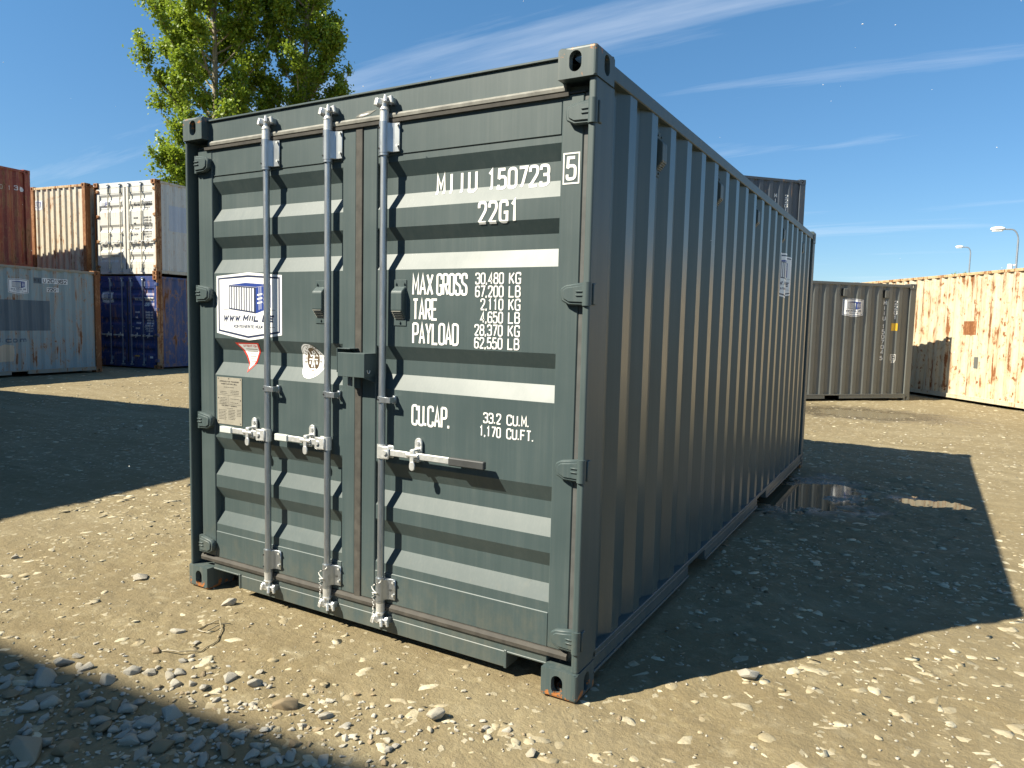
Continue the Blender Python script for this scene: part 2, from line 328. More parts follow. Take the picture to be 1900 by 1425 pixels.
# ------------------------------------------------------------------ mesh helpers
def meta(o, label=None, cat=None, group=None, kind=None):
    if label: o['label'] = label
    if cat: o['category'] = cat
    if group: o['group'] = group
    if kind: o['kind'] = kind
    return o
def empty(name, loc=(0, 0, 0), rz=0.0):
    o = bpy.data.objects.new(name, None); COL.objects.link(o); o.location = loc; o.rotation_euler = (0, 0, rz); o.empty_display_size = .2
    return o
def link(name, me, parent=None):
    o = bpy.data.objects.new(name, me); COL.objects.link(o)
    if parent: o.parent = parent
    return o
class MB:
    """collects shapes in one bmesh -> one mesh object"""
    def __init__(s): s.bm = bmesh.new()
    def box(s, x0, x1, y0, y1, z0, z1, bev=0.0, seg=1, M=None):
        b = bmesh.new()
        m = Matrix.Translation(((x0+x1)/2, (y0+y1)/2, (z0+z1)/2)) @ Matrix.Diagonal((abs(x1-x0), abs(y1-y0), abs(z1-z0), 1))
        bmesh.ops.create_cube(b, size=1, matrix=m)
        if bev: bmesh.ops.bevel(b, geom=b.edges[:], offset=bev, segments=seg, affect='EDGES', profile=.5)
        s._add(b, M); return s
    def cyl(s, p0, p1, r0, r1=None, n=16, cap=True, M=None):
        p0, p1 = Vector(p0), Vector(p1); d = p1-p0; b = bmesh.new()
        bmesh.ops.create_cone(b, cap_ends=cap, segments=n, radius1=r0, radius2=r0 if r1 is None else r1, depth=d.length,
                              matrix=Matrix.Translation((p0+p1)/2) @ d.to_track_quat('Z', 'Y').to_matrix().to_4x4())
        s._add(b, M); return s
    def tube(s, pts, r, n=8, M=None):
        pts = [Vector([float(c) for c in p]) for p in pts]; rs = [float(q) for q in r] if isinstance(r, (list, tuple)) else [float(r)]*len(pts)
        b = bmesh.new(); rings = []
        up = Vector((0.31, 0.17, 0.93)).normalized()
        for i, p in enumerate(pts):
            d = (pts[min(i+1, len(pts)-1)] - pts[max(i-1, 0)]).normalized()
            a = d.cross(up)
            if a.length < 1e-3: a = d.cross(Vector((1, 0, 0)))
            a.normalize(); c = d.cross(a)
            rings.append([b.verts.new(p + rs[i]*(a*math.cos(2*math.pi*k/n) + c*math.sin(2*math.pi*k/n))) for k in range(n)])
        for i in range(len(rings)-1):
            for k in range(n):
                b.faces.new((rings[i][k], rings[i][(k+1) % n], rings[i+1][(k+1) % n], rings[i+1][k]))
        b.faces.new(rings[0][::-1]); b.faces.new(rings[-1])
        s._add(b, M); return s
    def prism(s, poly, d0, d1, axis='y', bev=0.0, M=None):
        """poly of (a,b): axis y -> (x,z), axis x -> (y,z), axis z -> (x,y)"""
        b = bmesh.new()
        def P(a, c, d): return {'y': (a, d, c), 'x': (d, a, c), 'z': (a, c, d)}[axis]
        v0 = [b.verts.new(P(a, c, d0)) for a, c in poly]; v1 = [b.verts.new(P(a, c, d1)) for a, c in poly]
        n = len(poly)
        b.faces.new(v0); b.faces.new(v1[::-1])
        for i in range(n): b.faces.new((v0[i], v0[(i+1) % n], v1[(i+1) % n], v1[i]))
        bmesh.ops.recalc_face_normals(b, faces=b.faces[:])
        if bev: bmesh.ops.bevel(b, geom=b.edges[:], offset=bev, segments=1, affect='EDGES', profile=.5)
        s._add(b, M); return s
    def _add(s, b, M=None):
        if M is not None: bmesh.ops.transform(b, matrix=M, verts=b.verts[:])
        me = bpy.data.meshes.new('t'); b.to_mesh(me); b.free(); s.bm.from_mesh(me); bpy.data.meshes.remove(me)
    def mesh(s, name, mat, smooth=None):
        me = bpy.data.meshes.new(name); bmesh.ops.recalc_face_normals(s.bm, faces=s.bm.faces[:]); s.bm.to_mesh(me); s.bm.free()
        me.materials.append(MATS[mat] if isinstance(mat, str) else mat)
        if smooth is not None:
            for p in me.polygons: p.use_smooth = True
            try: me.set_sharp_from_angle(angle=math.radians(smooth))
            except Exception: pass
        return me
    def build(s, name, mat, parent=None, smooth=None):
        return link(name, s.mesh(name, mat, smooth), parent)

CW = 2.438
def stadium(cu, cv, hw, hh, n=8):
    """stadium outline, half width hw, half height hh"""
    pts = []; r = min(hw, hh)
    for q in range(4):
        ang0 = [0, 90, 180, 270][q]
        cx = cu + (hw-r)*(1 if q in (0, 3) else -1); cy = cv + (hh-r)*(1 if q in (0, 1) else -1)
        for k in range(n//2+1):
            a = math.radians(ang0 + 90*k/(n//2)); pts.append((cx + r*math.cos(a), cy + r*math.sin(a)))
    out = []
    for p in pts:
        if not out or (abs(p[0]-out[-1][0])+abs(p[1]-out[-1][1])) > 1e-5: out.append(p)
    if abs(out[0][0]-out[-1][0])+abs(out[0][1]-out[-1][1]) < 1e-5: out.pop()
    return out
_cast = {}
def casting_mesh(corner, mat, L, H, top):
    """corner = (sx, sy, sz) sign of the outward direction; hollow steel corner with oval holes in its three outer faces"""
    key = (corner, mat, round(L, 3), round(H, 3))
    if key in _cast: return _cast[key]
    dx, dy, dz = .162, .178, .118
    bm = bmesh.new()
    def face(fn, a, b, hole):
        o = [bm.verts.new(fn(u, v, 0)) for u, v in ((0, 0), (a, 0), (a, b), (0, b))]
        i0 = [bm.verts.new(fn(u, v, 0)) for u, v in hole]; i1 = [bm.verts.new(fn(u, v, .030)) for u, v in hole]
        es = [bm.edges.new((o[k], o[(k+1) % 4])) for k in range(4)] + [bm.edges.new((i0[k], i0[(k+1) % len(i0)])) for k in range(len(i0))]
        bmesh.ops.triangle_fill(bm, edges=es, use_beauty=True)
        for k in range(len(i0)): bm.faces.new((i0[k], i0[(k+1) % len(i0)], i1[(k+1) % len(i0)], i1[k]))
    face(lambda u, v, d: (u, d, v), dx, dz, stadium(.089 if True else 0, .056, .026, .0395))
    face(lambda u, v, d: (d, u, v), dy, dz, stadium(.101, .056, .027, .0395))
    face(lambda u, v, d: (u, v, d), dx, dy, stadium(.085, .092, .032, .060))
    bmesh.ops.remove_doubles(bm, verts=bm.verts[:], dist=1e-5)
    for q in (((dx, 0, 0), (dx, dy, 0), (dx, dy, dz), (dx, 0, dz)), ((0, dy, 0), (dx, dy, 0), (dx, dy, dz), (0, dy, dz)), ((0, 0, dz), (dx, 0, dz), (dx, dy, dz), (0, dy, dz))):
        bm.faces.new([bm.verts.new(v) for v in q])
    bmesh.ops.remove_doubles(bm, verts=bm.verts[:], dist=1e-5)
    bmesh.ops.recalc_face_normals(bm, faces=bm.faces[:])
    ed = []
    for e in bm.edges:
        a, b = e.verts[0].co, e.verts[1].co
        for (i, j) in ((0, 1), (0, 2), (1, 2)):
            if abs(a[i]) < 1e-5 and abs(b[i]) < 1e-5 and abs(a[j]) < 1e-5 and abs(b[j]) < 1e-5: ed.append(e)
    bmesh.ops.bevel(bm, geom=list(set(ed)), offset=.012, segments=3, affect='EDGES', profile=.5)
    sx, sy, sz = corner
    X = 0 if sx > 0 else -CW; Y = 0 if sy < 0 else L; Z = H if sz > 0 else 0
    M = Matrix(((-sx, 0, 0, X), (0, -sy, 0, Y), (0, 0, -sz, Z), (0, 0, 0, 1)))
    bmesh.ops.transform(bm, matrix=M, verts=bm.verts[:])
    bmesh.ops.recalc_face_normals(bm, faces=bm.faces[:])
    me = bpy.data.meshes.new('corner_casting'); bm.to_mesh(me); bm.free(); me.materials.append(MATS[mat])
    _cast[key] = me; return me

# trapezoid sheet profile along a wall: list of (s, depth)
def corr_profile(s0, s1, first, period=.2785, flat=.080, slope=.068, depth=.036):
    """first = where the first outer flat starts"""
    pts = [(s0, depth)]; inner = period-flat-2*slope
    y = first
    while y + flat + slope < s1 - .01:
        if y - slope > s0: pts.append((y-slope, depth))
        pts += [(y, 0), (y+flat, 0), (y+flat+slope, depth)]; y += period
    pts.append((s1, depth))
    out = [pts[0]]
    for p in pts[1:]:
        if p[0] > out[-1][0]+1e-4: out.append(p)
    return out
def prof_fn(pr):
    xs = [p[0] for p in pr]; ds = [p[1] for p in pr]
    return lambda s: float(np.interp(s, xs, ds))
def sheet(pr, z0, z1, place):
    me_v = []; me_f = []
    for s, d in pr: me_v += [place(s, d, z0), place(s, d, z1)]
    for i in range(len(pr)-1): me_f.append((2*i, 2*i+2, 2*i+3, 2*i+1))
    return me_v, me_f
def mesh_obj(name, v, f, mat, parent=None):
    me = bpy.data.meshes.new(name); me.from_pydata(v, [], f); me.update(); me.materials.append(MATS[mat])
    return link(name, me, parent)

# ------------------------------------------------------------------ stroke lettering, draped on the sheet profiles
G = {'0': 'c0,0 3,0 3,6 0,6', '1': 'h.5,4.9 1.5,6 1.5,0', '2': 's0,4.4 0,6 3,6 3,3.8 0,.1|h0,0 3,0', '3': 's0,4.7 0,6 3,6 3,3.2 .9,3.2|s.9,3.2 3,3.2 3,0 0,0 0,1.3',
     '4': 'h2.2,0 2.2,6 0,1.6 3,1.6', '5': 'h2.8,6 .3,6 .1,3.1|s.1,3 .5,3.7 3,3.7 3,0 0,0 0,1.3', '6': 's2.9,4.8 2.9,6 0,6 0,1|c0,0 3,0 3,3.4 0,3.4', '7': 'h0,6 3,6 1,0',
     '8': 'c.15,3.25 2.85,3.25 2.85,6 .15,6|c0,0 3,0 3,3.2 0,3.2', '9': 's.1,1.2 .1,0 3,0 3,5|c0,2.6 3,2.6 3,6 0,6',
     'A': 'h0,0 1.5,6 3,0|h.6,1.8 2.4,1.8', 'B': 'h0,0 0,6|s0,6 2.8,6 2.8,3.2 0,3.2|s0,3.2 3,3.2 3,0 0,0', 'C': 's3,4.5 3,6 0,6 0,0 3,0 3,1.5', 'D': 'h0,0 0,6|s0,6 3,6 3,0 0,0',
     'E': 'h3,6 0,6 0,0 3,0|h0,3.1 2.5,3.1', 'F': 'h3,6 0,6 0,0|h0,3.1 2.5,3.1', 'G': 's3,4.5 3,6 0,6 0,0 3,0 3,1.5|h1.6,2.7 3,2.7 3,0', 'H': 'h0,0 0,6|h3,0 3,6|h0,3 3,3',
     'I': 'h1.5,0 1.5,6', 'J': 's3,6 3,0 0,0 0,1.5', 'K': 'h0,0 0,6|h3,6 .1,2.3|h1,3.4 3,0', 'L': 'h0,6 0,0 3,0', 'M': 'h0,0 0,6 1.5,2 3,6 3,0', 'N': 'h0,0 0,6 3,0 3,6', 'O': 'c0,0 3,0 3,6 0,6',
     'P': 'h0,0 0,6|s0,6 3,6 3,2.8 0,2.8', 'R': 'h0,0 0,6|s0,6 3,6 3,2.9 0,2.9|h1.4,2.9 3,0', 'S': 's3,4.6 3,6 0,6 0,3.4 3,2.6 3,0 0,0 0,1.4', 'T': 'h0,6 3,6|h1.5,6 1.5,0',
     'U': 's0,6 0,0 3,0 3,6', 'V': 'h0,6 1.5,0 3,6', 'W': 'h0,6 .8,0 1.5,4.4 2.2,0 3,6', 'X': 'h0,0 3,6|h0,6 3,0', 'Y': 'h0,6 1.5,2.8 3,6|h1.5,2.8 1.5,0', 'Z': 'h0,6 3,6 0,0 3,0',
     '.': 'h0,-.1 0,.75', ',': 'h.1,.6 -.15,-.7', '-': 'h0,3 2,3', 'l': 'h0,0 0,6', 'c': 's2.4,2.8 2.4,4 0,4 0,0 2.4,0 2.4,1.2', 'o': 'c0,0 2.6,0 2.6,4 0,4', 'm': 'h0,0 0,4|s0,4 1.8,4 1.8,0|s1.8,4 3.6,4 3.6,0',
     '|': 'h0,5.9 0,7'}
WID = {'.': .5, ',': .5, ' ': 1.6, '-': 2, 'I': 3, 'l': .4, 'c': 2.4, 'o': 2.6, 'm': 3.6}
def fillet(pts, r, closed):
    out = []; n = len(pts)
    for i in range(n):
        if not closed and i in (0, n-1): out.append(pts[i]); continue
        p = Vector(pts[i]); a = Vector(pts[i-1]); b = Vector(pts[(i+1) % n])
        k = min(r, (a-p).length*.48, (b-p).length*.48)
        A = p + (a-p).normalized()*k; B = p + (b-p).normalized()*k
        for t in (0, .25, .5, .75, 1): q = A.lerp(p, t).lerp(p.lerp(B, t), t); out.append((q.x, q.y))
    return out
def ribbon(pts, t, closed):
    P = [Vector(p) for p in pts]; Q = [P[0]]
    for p in P[1:]:
        if (p-Q[-1]).length > 1e-6: Q.append(p)
    if closed and (Q[0]-Q[-1]).length < 1e-6: Q.pop()
    P = Q; n = len(P); Lp = []; Rp = []
    for i in range(n):
        if closed: a, b = (P[i]-P[i-1]).normalized(), (P[(i+1) % n]-P[i]).normalized()
        else:
            a = (P[i]-P[i-1]).normalized() if i else (P[1]-P[0]).normalized()
            b = (P[i+1]-P[i]).normalized() if i < n-1 else a
        na = Vector((-a.y, a.x)); nb = Vector((-b.y, b.x)); m = (na+nb)
        m = m.normalized() if m.length > 1e-4 else na
        k = min(1/max(.3, m.dot(na)), 2.2)
        Lp.append(P[i]+m*k*t/2); Rp.append(P[i]-m*k*t/2)
    v = [(p.x, p.y) for p in Lp+Rp]
    f = [(i, (i+1) % n, n+(i+1) % n, n+i) for i in range(n if closed else n-1)]
    return v, f
class Flat:
    """2-D artwork: verts (u, v, layer) with faces and material slots"""
    def __init__(s): s.v = []; s.f = []; s.m = []; s.mats = []
    def slot(s, m):
        if m not in s.mats: s.mats.append(m)
        return s.mats.index(m)
    def add(s, v, f, mat, layer):
        o = len(s.v); s.v += [(a, b, layer) for a, b in v]; s.f += [tuple(i+o for i in q) for q in f]; s.m += [s.slot(mat)]*len(f)
    def poly(s, pts, mat, layer=0): s.add(pts, [tuple(range(len(pts)))], mat, layer)
    def rect(s, u0, u1, v0, v1, mat, layer=0): s.poly([(u0, v0), (u1, v0), (u1, v1), (u0, v1)], mat, layer)
    def stroke(s, pts, t, mat, layer=0, closed=False): v, f = ribbon(pts, t, closed); s.add(v, f, mat, layer)
    def text(s, txt, u0, u1, v0, v1, t, mat, layer=0, slant=0.0, gap=1.15, arc=None, narrow_i=False):
        strokes = []; x = 0.0
        for ch in txt:
            w = WID.get(ch, 3); xo_ = 0.0
            if narrow_i and ch == 'I': w = .5; xo_ = -1.25
            um = ch in 'ÜÄÖ'; base = {'Ü': 'U', 'Ä': 'A', 'Ö': 'O'}.get(ch, ch)
            gl = G.get(base, '')
            items = gl.split('|') if gl else []
            if um: items = items + ['h.7,7 .7,7.8', 'h2.3,7 2.3,7.8']
            for k, it in enumerate(items):
                ps = [tuple(float(c) for c in q.split(',')) for q in it[1:].split()]
                strokes.append(([(a+x+xo_, b) for a, b in ps], it[0], k))
            x += w + gap
        xe = x-gap
        sx = (u1-u0-t)/max(xe, .1); sz = (v1-v0-t)/6
        for ps, ty, k in strokes:
            q = [(u0+t/2+a*sx+slant*b*sz, v0+t/2+b*sz) for a, b in ps]
            cl = ty == 'c'
            if ty in 'cs': q = fillet(q, (v1-v0)*.20, cl)
            if arc: q = [arc(a, b) for a, b in q]
            s.stroke(q, t, mat, layer+k*.6, cl)
    def drape(s, name, parent, folds, axis, place, off=.0015, step=.0004):
        """folds: list of u (axis 0) or v (axis 1) where the sheet bends; place(u, v, lift) -> local point"""
        bm = bmesh.new(); vs_ = [bm.verts.new((a, b, l)) for a, b, l in s.v]
        for q, mi in zip(s.f, s.m):
            try: f = bm.faces.new([vs_[i] for i in q]); f.material_index = mi
            except ValueError: pass
        lo = min(v[axis] for v in s.v); hi = max(v[axis] for v in s.v)
        no = (1, 0, 0) if axis == 0 else (0, 1, 0)
        for c in folds:
            if lo < c < hi:
                co = (c, 0, 0) if axis == 0 else (0, c, 0)
                bmesh.ops.bisect_plane(bm, geom=bm.verts[:]+bm.edges[:]+bm.faces[:], plane_co=co, plane_no=no)
        for v in bm.verts: v.co = place(v.co.x, v.co.y, off+v.co.z*step)
        me = bpy.data.meshes.new(name); bm.to_mesh(me); bm.free()
        for m in s.mats: me.materials.append(MATS[m])
        return link(name, me, parent)

def logo(F, cu, cv, w, lay=0, hidden_tail=True):
    k = w/.5
    def P(*q): return [(cu+a*k, cv+b*k) for a, b in q]
    def shield(i): return P((-.25+i, .155-i*.75), (0, .172-i), (.25-i, .155-i*.75), (.25-i, -.150+i*.75), (0, -.186+i), (-.25+i, -.150+i*.75))
    F.poly(shield(0), 'sticker_white', lay); F.poly(shield(.014), 'sticker_navy', lay+.7); F.poly(shield(.025), 'sticker_white', lay+1.4)
    L2 = lay+2.1
    F.poly(P((-.150, -.021), (.058, -.042), (.058, .094), (-.150, .106)), 'sticker_navy', L2)
    F.poly(P((-.150, .107), (.058, .0955), (.170, .107), (-.02, .118)), 'sticker_blue', L2)
    F.poly(P((.0585, -.042), (.170, -.010), (.170, .106), (.0585, .094)), 'sticker_blue', L2)
    for i in range(10):
        a = -.143+i*.0195; dz = -.0010*i
        F.poly(P((a, -.014+dz*1.9), (a+.0115, -.0152+dz*1.9), (a+.0115, .098+dz), (a, .0985+dz)), 'sticker_white', L2+.7)
    for a in (.082, .096, .126, .138):
        F.poly(P((a, -.030+(a-.058)*.28), (a+.003, -.030+(a-.055)*.28), (a+.003, .094+(a-.058)*.1), (a, .094+(a-.058)*.1)), 'sticker_white', L2+.7)
    for b in (.008, .029, .050):
        for a in (.070, .117):
            F.poly(P((a, b), (a+.038, b+.006), (a+.038, b+.014), (a, b+.008)), 'sticker_white', L2+1.3)
    F.rect(cu-.195*k, cu-.150*k, cv-.024*k, cv-.022*k, 'sticker_navy', L2); F.rect(cu+.17*k, cu+.205*k, cv-.024*k, cv-.022*k, 'sticker_navy', L2)
    F.text('WWW.MIIL.EE', cu-.198*k, cu+.19*k, cv-.086*k, cv-.050*k, .0098*k, 'sticker_navy', L2, slant=.30, gap=1.3, narrow_i=True)
    F.text('KONTEINERITE MÜÜK', cu-.112*k, cu+.112*k, cv-.120*k, cv-.103*k, .0036*k, 'sticker_navy', L2, narrow_i=True)
    F.rect(cu-.20*k, cu-.125*k, cv-.1125*k, cv-.1105*k, 'sticker_navy', L2); F.rect(cu+.125*k, cu+.20*k, cv-.1125*k, cv-.1105*k, 'sticker_navy', L2)

# ------------------------------------------------------------------ doors
DY = .046                                     # door face behind the corner castings
def dp(x, z, y=DY):                            # survey values were read on a plane 30 mm behind the castings
    s = (2.57+y)/2.60
    return 1.144+(x-1.144)*s, 1.536+(z-1.536)*s
DOOR_Z = [(2.40, 0), (2.250, 0), (2.186, 1), (2.109, 1), (2.041, 0), (1.956, 0), (1.899, 1), (1.838, 1), (1.764, 0), (1.413, 0), (1.349, 1), (1.281, 1), (1.211, 0),
          (.864, 0), (.794, 1), (.722, 1), (.652, 0), (.584, 0), (.518, 1), (.442, 1), (.373, 0), (.20, 0)]
PAN_OUT, PAN_DEEP = DY+.006, .033
def door_surf(z):
    zs = [q[0] for q in DOOR_Z][::-1]; ds = [q[1] for q in DOOR_Z][::-1]
    return PAN_OUT + PAN_DEEP*float(np.interp(z, zs, ds))
DOOR_FOLDS = [q[0] for q in DOOR_Z]
def on_door(u, v, l): return (u, door_surf(v)-l, v)
def on_stile(u, v, l): return (u, DY-l, v)
LD = (-2.370, -2.2545, -1.314, -1.2296); RD = (-1.1864, -1.101, -.1615, -.067)
ZB, ZT, SB, ST = .183, 2.428, .331, 2.279

def make_door(parent, lim, mat, right, hinge_mat=None, rods=(), zs=1.0, hinges=True, rodmat='galvanised', simple=False):
    x0, x1, x2, x3 = lim
    b = MB()
    b.box(x0, x1, DY, DY+.05, ZB, ZT, .004); b.box(x2, x3, DY, DY+.05, ZB, ZT, .004)
    b.box(x1+.0005, x2-.0005, DY+.0012, DY+.05, ST, ZT, .003); b.box(x1+.0005, x2-.0005, DY+.0012, DY+.05, ZB, SB, .003)
    d = b.build('door', mat, parent)
    v = []; f = []
    for z, k in DOOR_Z:
        zz = min(max(z, SB-.02), ST+.02); y = PAN_OUT+PAN_DEEP*k
        v += [(x1-.02, y, zz), (x2+.02, y, zz)]
    for i in range(len(DOOR_Z)-1): f.append((2*i, 2*i+1, 2*i+3, 2*i+2))
    mesh_obj('corrugated_panel', v, f, mat, d)
    hm = hinge_mat or mat
    if hinges:
        for hz in (2.347, 1.653, .952, .247):
            h = MB()
            sg = 1 if right else -1; xk = -.018 if right else -CW+.075
            # blade: tapered leaf welded to the stile, raised rim, two ribs, knuckle round the pin
            far = xk-sg*.112; near = xk-sg*.010
            blade = [(near, hz-.046), (far+sg*.034, hz-.044), (far, hz-.026), (far-sg*.004, hz+.020), (far+sg*.018, hz+.034), (near, hz+.046)]
            h.prism(blade, DY-.030, DY-.002, 'y', .005)
            inner = [(near, hz-.034), (far+sg*.036, hz-.032), (far+sg*.012, hz-.018), (far+sg*.010, hz+.014), (far+sg*.024, hz+.024), (near, hz+.034)]
            h.prism(inner, DY-.036, DY-.028, 'y', .003)
            for dz in (-.006, .010): h.box(min(near, near-sg*.034), max(near, near-sg*.034), DY-.041, DY-.034, hz+dz-.003, hz+dz+.003, .0015)
            h.cyl((xk, DY-(.026 if right else .010), hz-.046), (xk, DY-(.026 if right else .010), hz+.046), .0185 if right else .014, n=18)
            if right: h.box(xk+.004, xk+.022, DY-.012, DY+.018, hz-.042, hz+.042, .003)
            h.build('hinge', hm, d, 40)
    for (rx, hdir) in rods:
        make_rod(d, rx, hdir, rodmat, simple)
    return d

RY = .020
def make_rod(d, rx, hdir, mat, simple):
    b = MB(); b.cyl((rx, RY, .118), (rx, RY, 2.50), .0165, n=20); b.build('locking_rod', mat, d, 50)
    for z0, z1 in ((2.284, 2.421), (.205, .314)):
        g_ = MB(); g_.cyl((rx, RY, z0), (rx, RY, z1), .0235, n=20)
        g_.prism([(rx+.010, RY-.0212), (rx+.0235, RY-.006), (rx+.033, DY-.016), (rx+.048, DY-.010), (rx+.074, DY-.009), (rx+.074, DY-.002), (rx-.018, DY-.002), (rx-.02, RY+.010)], z0+.004, z1-.004, 'z', .002)
        g_.build('rod_guide', mat, d, 40)
        if not simple:
            for zz in (z0+.018, z1-.028):
                q = MB(); q.cyl((rx-.012, RY-.024, zz), (rx-.012, RY-.019, zz), .0042, n=8); q.build('guide_hole', 'hole_dark', d)
                q = MB(); q.cyl((rx+.066, DY-.020, zz+.012), (rx+.066, DY-.009, zz+.012), .0065, .0045, n=10); q.build('rivet', 'galvanised_bright', d)
            q = MB(); q.cyl((rx, RY, z0-.012), (rx, RY, z0-.001), .0225, n=20); q.build('guide_collar', mat, d, 50)
    b = MB(); b.cyl((rx, RY, 1.151), (rx, RY, 1.179), .0215, n=20); b.box(rx, rx+.062, RY-.020, RY-.016, 1.152, 1.178, .001)
    b.box(rx+.052, rx+.062, RY-.018, DY+.004, 1.152, 1.178, .001); b.box(rx+.046, rx+.064, DY-.010, DY+.006, 1.146, 1.184, .002); b.build('rod_bracket', mat, d, 40)
    if not simple:
        q = MB(); q.cyl((rx-.006, RY-.0235, 1.165), (rx-.006, RY-.019, 1.165), .004, n=8); q.build('guide_hole', 'hole_dark', d)
    # cams at both ends: forged head with claws biting round the keeper
    for top in (True, False):
        c = MB(); z = 2.470 if top else .148; s = 1 if top else -1
        c.cyl((rx, RY, z-s*.05), (rx, RY, z+s*.004), .0215, .0205, n=16); c.cyl((rx, RY, z+s*.002), (rx, RY, z+s*.016), .024, .017, n=16)
        c.cyl((rx, RY+.002, z+s*.012), (rx, RY+.002, z+s*.046), .015, .020, n=10)
        hz = z+s*.040
        for a0, r_, w_ in ((200, .047, .013), (250, .044, .011), (300, .045, .012), (345, .050, .013), (150, .040, .011)):
            a = math.radians(a0); dx_, dy_ = math.cos(a), math.sin(a)*.55
            M_ = Matrix.Translation((rx+dx_*r_*.55, RY+dy_*r_*.55, hz+s*.006*math.sin(a0*1.7))) @ Matrix.Rotation(math.atan2(dy_, dx_), 4, 'Z') @ Matrix.Rotation(.25*math.sin(a0), 4, 'Y')
            c.box(-r_*.5, r_*.5, -w_/2, w_/2, -.013, .013, .003, M=M_)
            c.box(r_*.30, r_*.52, -w_*.55, w_*.55, -.022, .004, .003, M=M_)
        c.build('cam_lock', 'galvanised' if simple else 'galvanised_bright', d, 35)
        for ka, kb in ((-.050, -.028), (.024, .048)):
            k = MB(); k.box(rx+ka, rx+kb, DY-.028, DY+.004, hz-.016, hz+.016, .004); k.build('cam_keeper', 'galvanised', d)
    if hdir == 0: return
    # handle: hub clamp on the rod, flat bar, retainer with swivel catch
    hz = .922; s = hdir
    h = MB(); h.cyl((rx, RY, hz-.032), (rx, RY, hz+.032), .0215, n=18); x_a, x_b = sorted((rx-s*.004, rx+s*.062))
    h.box(x_a, x_b, RY-.028, RY-.021, hz-.030, hz+.030, .004); h.box(x_a, x_b, RY+.010, RY+.016, hz-.030, hz+.030, .004)
    h.cyl((rx+s*.042, RY-.035, hz), (rx+s*.042, RY-.026, hz), .011, n=12); h.build('handle_hub', 'galvanised_bright', d, 40)
    L_ = .58 if s > 0 else .345; gl = .185 if s > 0 else .092
    bar = MB(); xs = sorted((rx+s*.03, rx+s*(L_-gl)))
    bar.box(xs[0], xs[1], RY-.019, RY-.009, hz-.014, hz+.016, .003)
    bar.build('handle_bar', 'galvanised_bright', d, 30)
    gp = MB(); xs = sorted((rx+s*(L_-gl), rx+s*L_)); gp.box(xs[0], xs[1], RY-.027, RY-.003, hz-.017, hz+.018, .004); gp.build('handle_grip', 'handle_grip' if s > 0 else 'handle_grip_pale', d)
    cx = rx+s*(.198 if s > 0 else .125)
    r_ = MB(); r_.prism(stadium(cx, hz+.036, .020, .042, 10), DY-.008, DY+.003, 'y', .002); r_.cyl((cx, DY-.016, hz+.056), (cx, DY-.006, hz+.056), .009, n=10)
    r_.box(cx-.017, cx+.017, RY-.002, DY, hz-.030, hz-.018, .003); r_.box(cx-.012, cx+.012, RY-.030, RY-.021, hz-.046, hz+.030, .003); r_.box(cx-.012, cx+.012, RY-.024, DY-.004, hz+.022, hz+.031, .002)
    r_.prism(stadium(cx+.004, hz-.044, .015, .021, 8), RY-.034, RY-.026, 'y', .002)
    r_.cyl((cx-.03, RY-.020, hz+.004), (cx+.03, RY-.020, hz+.004), .013, .010, n=10)
    r_.build('handle_retainer', 'galvanised_bright', d, 40)

